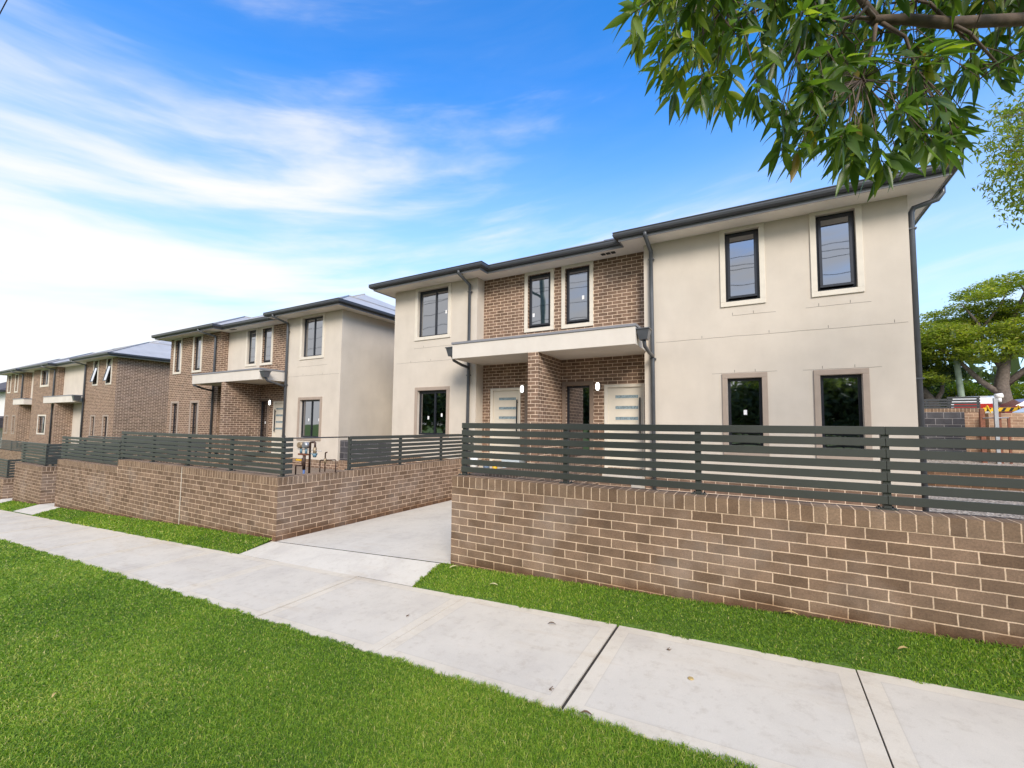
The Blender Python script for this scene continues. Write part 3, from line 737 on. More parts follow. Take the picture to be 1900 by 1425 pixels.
def fence(name, label, runs, loc, zt, mat=M_slat, group=None):
    """runs: (axis, a0, a1, fixed, side, posts). slats on plane `fixed`, posts behind on `side`; zt = top of the wall it stands on"""
    F = thing(name, label, 'fence', loc, group)
    for (ax, a0, a1, c, sd, posts) in runs:
        m = MB()
        for k in range(7):
            zb = zt+.040+.0873*k
            if ax == 'x': m.box(a0, a1, c, c+.016*sd, zb, zb+.064)
            else: m.box(c, c+.016*sd, a0, a1, zb, zb+.064)
        m.build('slat_panel', mat, F, bevel=.0025)
        for p in posts:
            m = MB()
            if ax == 'x': m.box(p-.025, p+.025, c+.0165*sd, c+.0665*sd, zt+.008, zt+.605); q = (p, c+.045*sd)
            else: m.box(c+.0165*sd, c+.0665*sd, p-.025, p+.025, zt+.008, zt+.605); q = (c+.045*sd, p)
            po = m.build('post', mat, F, bevel=.003)
            b = MB().box(q[0]-.058, q[0]+.058, q[1]-.055, q[1]+.055, zt, zt+.008)
            for i in (-1, 1):
                for j in (-1, 1): b.cyl((q[0]+.042*i, q[1]+.04*j), .007, zt+.008, zt+.02, 6)
            b.build('base_plate', mat, po)
    return F

WA = brick_wall('garden_wall', 'long low brown brick wall on the right with the grass strip along its foot', [(0,9.5,0,.235,-1.4,0,True), (0,.235,.2351,4.9,-1.5,-.0021,True)], (4.7,0,-1.4))
WB = brick_wall('garden_wall', 'low brown brick wall left of the driveway, stepping down once along the footpath', [(-9.37,-3.4,0,.235,-1.7,-.262,True), (-3.635,-3.4,.2351,5.6,-1.7,-.264,True)], (-6.4,0,-1.7))
m = MB().box(-13.2,-9.3705,.0,.235,-2.1,-.555); m.build('brickwork', M_wallbrick, WB, uvoff=(0,.38))
m = MB().box(-13.2,-9.3705,-.004,.239,-.555,-.435); m.build('coping', M_coping, WB, uvfn=cuv)
MB().box(-6.455,-6.443,-.0062,-.002,-1.55,-.2615).build('control_joint', M_trim, WB)
WC = brick_wall('garden_wall', 'short brick wall block at the left between two entry paths', [(-16.9,-14.38,0,.235,-2.3,-.72,True), (-14.615,-14.38,.2351,3.5,-2.3,-.7221,True)], (-15.6,0,-2.3))
WD = brick_wall('garden_wall', 'lowest brick wall block cut by the left edge of the photo', [(-23,-18.0,0,.235,-2.6,-1.31,True), (-18.235,-18.0,.2351,3.5,-2.6,-1.3121,True)], (-20.5,0,-2.6))

fence('slatted_fence', 'long dark green-grey slatted fence on the right brick wall in front of the nearest townhouse',
      [('x', .03, 3.999, .13, 1, [.055,1.375,2.675,4.0]), ('x', 4.001, 9.3, .13, 1, [5.3,6.6,7.9,9.2]), ('y', .148, .30, .03, 1, [])], (4.5,.15,0), 0)
FBo = fence('slatted_fence', 'slatted fence left of the driveway with a thin rail bridging its gap',
      [('x', -9.68, -3.50, .13, 1, [-9.6,-8.12,-6.62,-5.08,-3.56]), ('y', .148, .30, -3.502, -1, []), ('y', 1.44, 5.5, -3.502, -1, [1.47,2.80,4.17,5.45])], (-6.5,.15,-.262), -.262)
MB().tube([(-3.53,.31,.352),(-3.53,1.44,.352)], .011, 8).build('top_rail', M_slatd, FBo)
fence('slatted_fence', 'lower slatted fence on the stepped left part of the brick wall beside the entry path',
      [('x', -13.5, -9.70, .13, 1, [-13.3,-12.0,-10.8,-9.85])], (-11.5,.15,-.47), -.46)
fence('slatted_fence', 'corner slatted fence on the short brick wall block at the left',
      [('x', -17.0, -14.72, .13, 1, [-16.9,-14.8]), ('y', .148, 3.4, -14.72, -1, [1.2,2.3,3.3])], (-15.8,.15,-.72), -.72)
fence('slatted_fence', 'lowest slatted fence cut by the left edge of the photo',
      [('x', -23, -18.35, .13, 1, [-20.5,-18.45]), ('y', .148, 3.4, -18.35, -1, [1.2,2.3,3.3])], (-20.5,.15,-1.34), -1.34)
fence('slatted_fence', 'dark slatted fence further back in front of the far left townhouse', [('x', -42, -23.8, 3.9, 1, [-40,-37,-34,-31,-28,-25])], (-33,4,-1.45), -1.3, M_slatd)
fence('slatted_fence', 'dark slatted fence in the yard behind the short brick block', [('x', -23.7, -13.3, 3.6, 1, [-22,-20,-18,-16,-14])], (-18,3.7,-.75), -.72, M_slatd)
brick_wall('garden_wall', 'low brick wall under the fence in front of the far left townhouse', [(-42,-23.8,3.87,4.1,-3.6,-1.3,True)], (-33,4,-3.6))
brick_wall('garden_wall', 'low brick wall under the dark fence behind the short brick block', [(-23.75,-13.3,3.6,3.83,-3.0,-.72,True)], (-18,3.7,-3))

# retaining wall of dark split blocks between the two nearer houses
t_ = thing('block_wall', 'charcoal split-face block wall between the nearest and middle townhouses', 'wall', (-8.2,6,-.8))
MB().box(-9.42,-6.93,5.98,6.2,-.66,.02).build('blockwork', M_splitface, t_)
brick_wall('garden_wall', 'low brick wall under the charcoal blocks between the nearest and middle townhouses', [(-9.42,-6.93,5.94,6.2,-1.7,-.66,True)], (-8.2,6,-1.7))

# background walls on the right
t_ = thing('block_wall', 'charcoal split-face block wall right of the nearest townhouse', 'wall', (8,14.8,-.5))
MB().box(6.3,8.78,14.78,15.1,-1.3,1.17).build('blockwork', M_splitface, t_, uvoff=(.1,.03))
t_ = thing('brick_boundary_wall', 'orange-brown brick boundary wall in the right background under the far fence', 'brick wall', (9,15,-.5))
MB().box(8.785,9.22,14.8,15.1,-1.3,1.16).build('brickwork', M_backbrick, t_); MB().box(6.3,9.22,14.83,15.1,1.171,1.285).build('coping', M_coping, t_, uvfn=cuv)
t_ = thing('brick_boundary_wall', 'tan brick boundary wall running right behind the rusty posts', 'brick wall', (11,14.6,-.5))
MB().box(9.225,15,14.5,14.8,-1.3,1.13).build('brickwork', M_backbrick, t_)
fence('slatted_fence', 'grey slatted fence on the boundary wall in the right background', [('x', 8.43, 9.19, 14.9, 1, [8.5,9.15])], (8.8,14.9,1.285), 1.035+.0, M_slatd)
F_ = fence('slatted_fence', 'lower grey slatted fence at the house edge in the right background', [('x', 6.4, 8.425, 14.86, 1, [6.6,7.95])], (7.5,14.9,1.28), .97, M_slatd)
brick_wall('garden_wall', 'dark brick terrace wall seen through the slats on the right', [(6.2,16,12.5,12.75,-1.6,-.44,False)], (11,12.6,-1.6))

# rusty posts and meter post
t_ = thing('steel_post', 'thick rusty steel post by the right background wall', 'post', (8.92,14,-.4)); MB().box(8.87,8.97,13.95,14.05,-.45,1.24).build('post_shaft', M_rust, t_); MB().tube([(8.92,13.94,.965),(9.46,13.94,.97)], .014, 6).build('cross_rail', M_steel, t_)
for x, zt, lb in ((9.29,1.12,'thin rusty steel post just right of the grey meter post'), (9.47,.97,'shorter rusty steel post at the end of the thin cross rail')):
    t_ = thing('steel_post', lb, 'post', (x,14,-.4)); MB().box(x-.025,x+.025,13.97,14.02,-.45,zt).build('post_shaft', M_rust, t_); MB().box(x-.04,x+.04,13.955,14.035,zt,zt+.012).build('post_cap', M_rust, t_)
t_ = thing('meter_post', 'galvanised post topped with a white tap head in the right background', 'post', (9.2,13.9,-.4))
MB().box(9.145,9.225,13.86,13.94,-.45,1.55).build('post_shaft', M_steel, t_); MB().tube([(9.19,13.9,1.6),(9.34,13.9,1.62)], .075, 12).build('tap_head', M_white, t_); MB().tube([(9.27,13.9,1.55),(9.27,13.9,1.43)], .05, 10).build('tap_spout', M_white, t_)

# ------------------------------------------------------------------ gas and water pipes left of the driveway
def P(x, y, z): return (x, y, z)
t_ = thing('gas_meter_pipes', 'weathered copper gas and water pipes with meters behind the brick wall corner', 'pipes', (-4.1,1.0,-.9))
yy = 1.0
MB().tube([(-4.45,yy,-.95),(-4.45,yy,-.205),(-4.44,yy,-.195),(-4.27,yy,-.19),(-4.26,yy,-.18),(-4.26,yy,-.05)], .014, 8).build('elbow_pipe', M_copper, t_)
MB().tube([(-4.205,yy,-.95),(-4.205,yy,-.26)], .02, 8).build('blue_conduit', M_blue, t_); MB().tube([(-4.235,yy+.03,-.95),(-4.235,yy+.03,-.26)], .012, 8).build('blue_conduit', M_blue, t_)
MB().tube([(-4.21,yy,-.26),(-4.21,yy,.03)], .028, 10).build('riser', M_copper, t_)
m = MB().box(-4.36,-4.12,yy-.03,yy+.03,.005,.035); m.build('manifold', M_rust, t_)
for x in (-4.31,-4.16):
    m = MB().tube([(x,yy,.035),(x,yy,.13)], .022, 8); m.build('meter_neck', M_teal, t_)
    m = MB().tube([(x,yy-.05,.19),(x,yy+.05,.19)], .058, 14); m.tube([(x,yy-.06,.19),(x,yy-.05,.19)], .05, 14); m.build('meter_head', M_brass if x < -4.2 else M_steel, t_)
MB().box(-4.43,-4.27,yy-.02,yy+.02,-.10,-.075).build('yellow_valve_handle', M_yellow, t_)
MB().tube([(-4.05,yy,-.95),(-4.05,yy,.235),(-4.03,yy,.25),(-3.93,yy,.255),(-3.91,yy,.24),(-3.91,yy,.12)], .02, 10).build('tall_pipe', M_copper, t_)
MB().tube([(-3.91,yy,.16),(-3.91,yy,.05)], .032, 10).build('brass_fitting', M_brass, t_)
m = MB().tube([(-3.91,yy,.05),(-3.91,yy,-.02)], [.05,.025], 10); m.box(-4.02,-3.84,yy-.012,yy+.012,.035,.047); m.build('tap_handle', M_teal, t_)
MB().tube([(-4.42,yy,.115),(-3.72,yy,.10)], .006, 6).build('tie_wire', M_steel, t_)
t_ = thing('pipe_loop', 'low bridge of thin copper pipe beside the fence post', 'pipes', (-3.5,1.05,-.9)); yy = 1.05
MB().tube([(-3.82,yy,-.95),(-3.82,yy,-.09),(-3.81,yy,-.075),(-3.78,yy,-.068),(-3.3-.32,yy,-.06),(-3.5,yy,-.055)], .010, 8).build('left_leg', M_copper, t_)
MB().tube([(-3.68,yy,-.95),(-3.68,yy,.06),(-3.67,yy,.075),(-3.635,yy,.08)], .012, 8).build('hooked_pipe', M_copper, t_)
MB().tube([(-3.68,yy,-.115),(-3.68,yy,-.03)], .024, 8).build('pipe_joint', M_brass, t_)
t2 = MB().tube([(-3.68,yy,-.07),(-3.29,yy,-.045),(-3.27,yy,-.06),(-3.27,yy,-.26)], .011, 8); t2.v = [(x-.12, y, z) for x, y, z in t2.v]; t2.build('right_leg', M_copper, t_)

# ------------------------------------------------------------------ ground
def grid(xs, ys, fn, name, mat, kind='structure'):
    V = np.array([(x, y, fn(x, y)) for y in ys for x in xs]); nx = len(xs)
    F = np.array([(j*nx+i, j*nx+i+1, (j+1)*nx+i+1, (j+1)*nx+i) for j in range(len(ys)-1) for i in range(nx-1)])
    o = link(name, from_np(name, V, F, mat)); o['kind'] = kind; return o
xs = [-900,-400,-200,-120,-90]+sorted(set(list(np.arange(-70,41,1.0))+[-3.56,-3.5,-.14,-.08]))+[60,120,250,500,900]
ys = [-900,-300,-120,-60,-40,-30,-24,-20]+list(np.arange(-17,-6.3,1))+[-6.21,-6.2,-5.5,-4.5,-3.5,-2.5,-1.72,-1.69,-1.2,-.52,-.49,-.4,-.3,-.2,-.1,-.02,.02,.1,.15,1,3,5,8,11,13]+list(np.arange(14,30,1))+[34,40,60,120,300,900]
grid(xs, ys, hground, 'ground', M_lawn)
grid([-900,-200,-70,-40,-20,0,20,40,200,900], [-14.5,-10,-6.35], lambda x, y: hground(x, -7)+.03, 'road', M_asphalt)
m = MB()
for a, b in zip(range(-70,40,5), range(-65,45,5)):
    za, zb_ = hground(a,-6), hground(b,-6)
    m.hexa([(a,-6.35,za-.3),(b,-6.35,zb_-.3),(b,-6.2,zb_-.3),(a,-6.2,za-.3),(a,-6.35,za),(b,-6.35,zb_),(b,-6.2,zb_),(a,-6.2,za)])
struct(m.build('kerb', M_path))

# footpath slabs with a tooled margin
J = [9.75,8.23,6.72,5.2,3.68,2.12,.58,-.97,-2.52,-4.07,-5.6,-7.13,-8.66,-10.2,-11.7,-13.2,-14.8]+[-14.8-1.5*i for i in range(1,26)]
J = sorted(J)
me = bpy.data.meshes.new('footpath'); V = []; F = []; UV = []
gap = .0045
for a, b in zip(J[:-1], J[1:]):
    g0 = .012 if abs(a-2.12) < .01 else gap; g1 = .012 if abs(b-2.12) < .01 else gap
    a += g0; b -= g1; xm = (a+b)/2; ya, yb_, ym = -1.7, -.5, -1.1
    n = len(V); X = [a, xm, b]; Yq = [ya, ym, yb_]
    dz0 = rnd.uniform(-.003, .003)
    for y in Yq:
        for x in X:
            V.append((x, y, hpath(x, y)+dz0)); UV.append((min(x-a, b-x), min(y-ya, yb_-y)))
    for j in range(2):
        for i in range(2): F.append((n+j*3+i, n+j*3+i+1, n+j*3+i+4, n+j*3+i+3))
    for (p, q) in ((0,2),(2,8),(8,6),(6,0)):
        k = len(V); 
        for r in (p, q): V.append((V[n+r][0], V[n+r][1], V[n+r][2]-.1)); UV.append((.05,.05))
        V += [V[n+q], V[n+p]]; UV += [(.05,.05),(.05,.05)]
        F.append((k, k+1, k+2, k+3))
me.from_pydata(V, [], F); uvl = me.uv_layers.new(name='UVMap')
for p in me.polygons:
    for li in p.loop_indices: uvl.data[li].uv = UV[me.loops[li].vertex_index]
me.materials.append(M_path); o = link('footpath', me); struct(o)
m = MB()
for x in J: 
    for a, b in ((-1.69,-.51),):
        m.quad((x-.02,a,hpath(x,a)-.010),(x+.02,a,hpath(x,a)-.010),(x+.02,b,hpath(x,b)-.010),(x-.02,b,hpath(x,b)-.010))
struct(m.build('footpath_joint', plain('dark joint filler', (.035,.03,.026), .95, var=.5, scale=30)))

# driveway + apron
def hdrive(x, y): return -1.022 + .063*x
def hapron(x, y):
    t = (y+.5)/.52; return (hpath(x,-.5)-.004)*(1-t) + hdrive(x,0)*t
grid(list(np.linspace(-3.399,-.001,12)), [.012,.5,1.5,3,4.9], hdrive, 'driveway', M_drive)
grid(list(np.linspace(-3.5,-.14,10)), [-.490,-.36,-.23,-.1,0.002], hapron, 'driveway_apron', M_drive)
m = MB().quad((-3.6,-.515,hpath(-3.6,-.5)-.012),(0,-.515,hpath(0,-.5)-.012),(0,-.475,hpath(0,-.5)-.012),(-3.6,-.475,hpath(-3.6,-.5)-.012)); struct(m.build('expansion_joint', M_black))
brick_wall('garden_wall', 'brick wall closing the end of the driveway', [(-3.39,-.01,4.92,5.15,-1.6,-.5,True)], (-1.7,5,-1.6))
grid([-14.4,-13.8,-13.35,-12.75], [-.49,-.25,0,1.5,4], lambda x, y: hpath(x,-.5)+.016+.11*min(1,max(0,(y+.5)/.5)), 'entry_path', M_drive)
grid([-18.0,-17.5,-16.95], [-.49,0,1.5,3.4], lambda x, y: hpath(x,-.5)+.016+.11*min(1,max(0,(y+.5)/.5)), 'entry_path', M_drive)

grid([8.5,12,20,45], [19.5,24,30,33.5], lambda x, y: hground(x,y)+.02, 'side_street', M_asphalt)
# yards behind the walls
grid([.2,3,6,10,15], [.22,2,4,6,9,12.5], lambda x, y: -.98 if y > 1 else -.60, 'gravel_yard', M_gravel)
grid([6.2,9,16], [12.74,13.8,14.8], lambda x, y: -.46+.08*(y-12.7), 'gravel_terrace', M_gravel)
grid([-13.2,-10,-7,-3.6], [.22,2,4,6,9], lambda x, y: -.98, 'garden_soil', M_dirt)
# porch floor slab with steps, seen through the slats
t_ = thing('porch_slab', 'pale concrete porch slab with paved edge under the nearest front doors', 'porch', (-1.5,5.6,-.9))
MB().box(-3.72,.9,4.7,6.24,-1.2,-.505).build('slab', M_path, t_); MB().box(-3.72,.9,4.68,4.698,-1.0,-.505).build('brick_edge', M_wallbrick, t_)
MB().box(-.2,.9,4.35,4.67,-1.2,-.68).build('step', M_path, t_)
M_slateblue = plain('slate blue plastic', (.16,.22,.32), .5)
def bucket(x, y, z, r, h, mat, lb):
    t = thing('paint_bucket', lb, 'bucket', (x,y,z), 'buckets left on the porch')
    MB().tube([(x,y,z),(x,y,z+h)], [r*.88,r], 16).build('pail', mat, t); MB().tube([(x,y,z+h+.0005),(x,y,z+h+.02)], [r*1.05,r*1.05], 16).build('lid', mat, t)
    MB().tube([(x-r*1.06,y-.01,z+h-.03),(x-r*.7,y-.03,z+h*.55),(x,y-r-.02,z+h*.42),(x+r*.7,y-.03,z+h*.55),(x+r*1.06,y-.01,z+h-.03)], .004, 5).build('bail_handle', M_steel, t)
bucket(-3.15,5.0,-.505,.12,.28,M_white,'white paint bucket behind the slats on the porch'); bucket(-2.8,5.05,-.505,.09,.18,M_slateblue,'blue bucket behind the slats on the porch'); bucket(-2.52,5.0,-.505,.07,.14,M_yellow,'small yellow pail behind the slats on the porch')
t_ = thing('storage_tub', 'pale blue storage tub behind the slats near the left front door', 'tub', (-2.1,5.1,-.5))
MB().hexa([(-2.28,5.0,-.505),(-1.86,5.0,-.505),(-1.86,5.3,-.505),(-2.28,5.3,-.505),(-2.33,4.96,-.15),(-1.81,4.96,-.15),(-1.81,5.34,-.15),(-2.33,5.34,-.15)]).build('tub_body', plain('pale blue plastic', (.48,.54,.57), .4), t_)
MB().box(-2.35,-1.79,4.94,5.36,-.149,-.12).build('lid', M_white, t_)
# ------------------------------------------------------------------ grass
rs = np.random.RandomState(3)
def fbm(x, y):
    return (np.sin(x*1.3+y*.7)+np.sin(x*.6-y*1.9+1)+np.sin(x*3.1+y*2.3+2)*.6+np.sin(-x*4.7+y*5.3)*.4)/3
def vh(X, Y):
    B = SL*np.clip(X, -70, 40); hp = -1.14+B+.02*(Y+.5)
    return np.where(Y < -1.7, hp+.004, np.where(Y < -.5, hp, -1.14+B+.004+.11*np.clip((Y+.5)/.5, 0, 1)))
CAM = (3.1727, -4.1525)
def blades(x0, x1, y0, y1, dens, edge=.0, keep=None, hs=1.0):
    out = []
    n = int((x1-x0)*(y1-y0)*dens)
    X = rs.uniform(x0, x1, n); Y = rs.uniform(y0, y1, n)
    d = np.hypot(X-CAM[0], Y-CAM[1])
    # thin out with distance from the walker's eye, widen what stays
    pk = np.clip((3.2/np.maximum(d, 3.2))**1.35, .05, 1)
    k = rs.rand(n) < pk
    if keep is not None: k &= keep(X, Y)
    return X[k], Y[k], d[k]
def make_blades(name, sets):
    X = np.concatenate([s[0] for s in sets]); Y = np.concatenate([s[1] for s in sets]); d = np.concatenate([s[2] for s in sets])
    n = len(X); wid = .0031*np.clip(d/2.6, 1, 4.5)*rs.uniform(.7, 1.3, n)
    cl = fbm(X*1.4, Y*1.4); 
    h = (.023+.007*cl)*rs.uniform(.5, 1.4, n)*np.clip(d/5, 1, 1.5)
    a = rs.uniform(0, 2*np.pi, n); lean = rs.uniform(.2, 1.3, n); tw = rs.uniform(0, 2*np.pi, n)
    Z = vh(X, Y) - .004
    dx, dy = np.cos(a), np.sin(a); wx, wy = np.cos(tw)*wid/2, np.sin(tw)*wid/2
    V = np.zeros((n, 6, 3))
    V[:,0] = np.stack([X-wx, Y-wy, Z], 1); V[:,1] = np.stack([X+wx, Y+wy, Z], 1)
    m = .5; mx_, my_, mz = X+dx*h*lean*.3, Y+dy*h*lean*.3, Z+h*.62
    V[:,2] = np.stack([mx_+wx*.85, my_+wy*.85, mz], 1); V[:,3] = np.stack([mx_-wx*.85, my_-wy*.85, mz], 1)
    ex, ey, ez = X+dx*h*lean, Y+dy*h*lean, Z+h*(1-.28*lean)
    V[:,4] = np.stack([ex+wx*.2, ey+wy*.2, ez], 1); V[:,5] = np.stack([ex-wx*.2, ey-wy*.2, ez], 1)
    b = np.arange(n)*6
    F = np.concatenate([np.stack([b, b+1, b+2, b+3], 1), np.stack([b+3, b+2, b+4, b+5], 1)])
    rn = np.clip(rs.beta(1.7, 2.2, n) + .16*cl, 0, .94); dead = rs.rand(n) < .045+.05*(fbm(X*.9+4, Y*.9) > .45); rn[dead] = rs.uniform(.92, 1, dead.sum())
    o = link(name, from_np(name, V.reshape(-1, 3), F, M_blade, np.concatenate([rn, rn]))); o['kind'] = 'stuff'
    return o
edge_n = lambda X: .018*np.sin(X*9)+.012*np.sin(X*23+1)+.01*np.sin(X*61)
make_blades('lawn_grass', [blades(-16, 8, -5.6, -1.66, 33000, keep=lambda X, Y: Y < -1.70+edge_n(X)+rs.uniform(-.012,.012,len(X)))])
make_blades('verge_grass', [blades(-12.75, -3.47, -.53, -.005, 24000, keep=lambda X, Y: (Y > -.495+edge_n(X)) & (X < -3.5+edge_n(Y)*.8+ (Y+.5)*.2)),
                            blades(-.16, 8, -.53, -.005, 24000, keep=lambda X, Y: (Y > -.495+edge_n(X)) & (X > -.14+edge_n(Y)*.8)),
                            blades(-17, -14.45, -.5, -.01, 24000), blades(-24, -18, -.5, -.01, 20000)])

# fallen leaves and twigs on the path and grass
def flat_leaf(x, y, z, a, L, mat, lb, nm='fallen_leaf'):
    m = MB(); n = 5; up = []; W_ = L*.32
    for i in range(n+1):
        t = i/n; w = W_*math.sin(math.pi*min(1, t*.9+.05))**.8/2; s = (t-.5)*L
        c = Vector((x+math.cos(a)*s, y+math.sin(a)*s, z+.004+.012*math.sin(t*3.1)))
        p = Vector((-math.sin(a), math.cos(a), .35))*w; q = Vector((math.sin(a), -math.cos(a), .35))*w
        up.append((c+q, c, c+p))
    for i in range(n):
        for j in (0, 1): m.quad(up[i][j], up[i][j+1], up[i+1][j+1], up[i+1][j], smooth=True)
    o = m.build(nm, mat, origin=(x, y, z)); tag(o, lb, 'leaf', 'fallen leaves'); return o
M_dry = plain('dry leaf', (.42,.30,.12), .8, var=.25, scale=40); M_pale = plain('pale dead leaf', (.50,.45,.24), .8, var=.2, scale=40); M_brownl = plain('brown leaf', (.12,.07,.035), .8, var=.3, scale=40)
for x, y, a, L, mt, lb in ((.78,-.30,.3,.09,M_pale,'pale dead leaf on the grass strip below the middle of the brick wall'),
                         (.12,-.10,1,.10,M_pale,'pale leaf on the grass at the left end of the right brick wall'),
                         (3.35,-.05,.1,.10,M_dry,'yellow dry leaf on the grass near the right brick wall'),
                         (3.97,-.27,.5,.08,M_dry,'ochre leaf on the grass strip at the right'),
                         (2.27,-1.68,.3,.07,M_brownl,'small brown leaf on the near edge of the footpath'),
                         (1.62,-.72,.4,.07,M_brownl,'dark curled leaf near the far edge of the footpath'),
                         (2.55,-2.25,.4,.05,M_brownl,'small brown leaf on the near lawn at the bottom edge'),
                         (-.9,-3.05,2.4,.05,M_dry,'tiny tan leaf on the near lawn at the left')):
    z = (hpath(x, y)+.004) if -1.7 < y < -.5 else hground(x, y)+.03
    flat_leaf(x, y, z, a, L, mt, lb)
for x, y, lb in ((2.75,-1.05,'round brown gum nut on the big footpath slab'),):
    z = hpath(x, y)
    m = MB().tube([(x,y,z),(x,y,z+.006)], [.02,.016], 10); o = m.build('gum_nut', M_dry, origin=(x,y,z)); tag(o, lb, 'gum nut')
for x, y, lb in ((1.98,-1.55,'tiny broken twig beside the dark path joint'),(2.55,-.75,'tiny broken twig on the large footpath slab'),(.35,-1.1,'tiny twig lying on the thin path joint')):
    z = hpath(x, y)+.006; m = MB()
    for a in (.2, 1.1, -.6): m.tube([(x,y,z),(x+.03*math.cos(a),y+.03*math.sin(a),z+.008)], .0022, 5)
    o = m.build('twig', M_brownl, origin=(x,y,z)); tag(o, lb, 'twig')

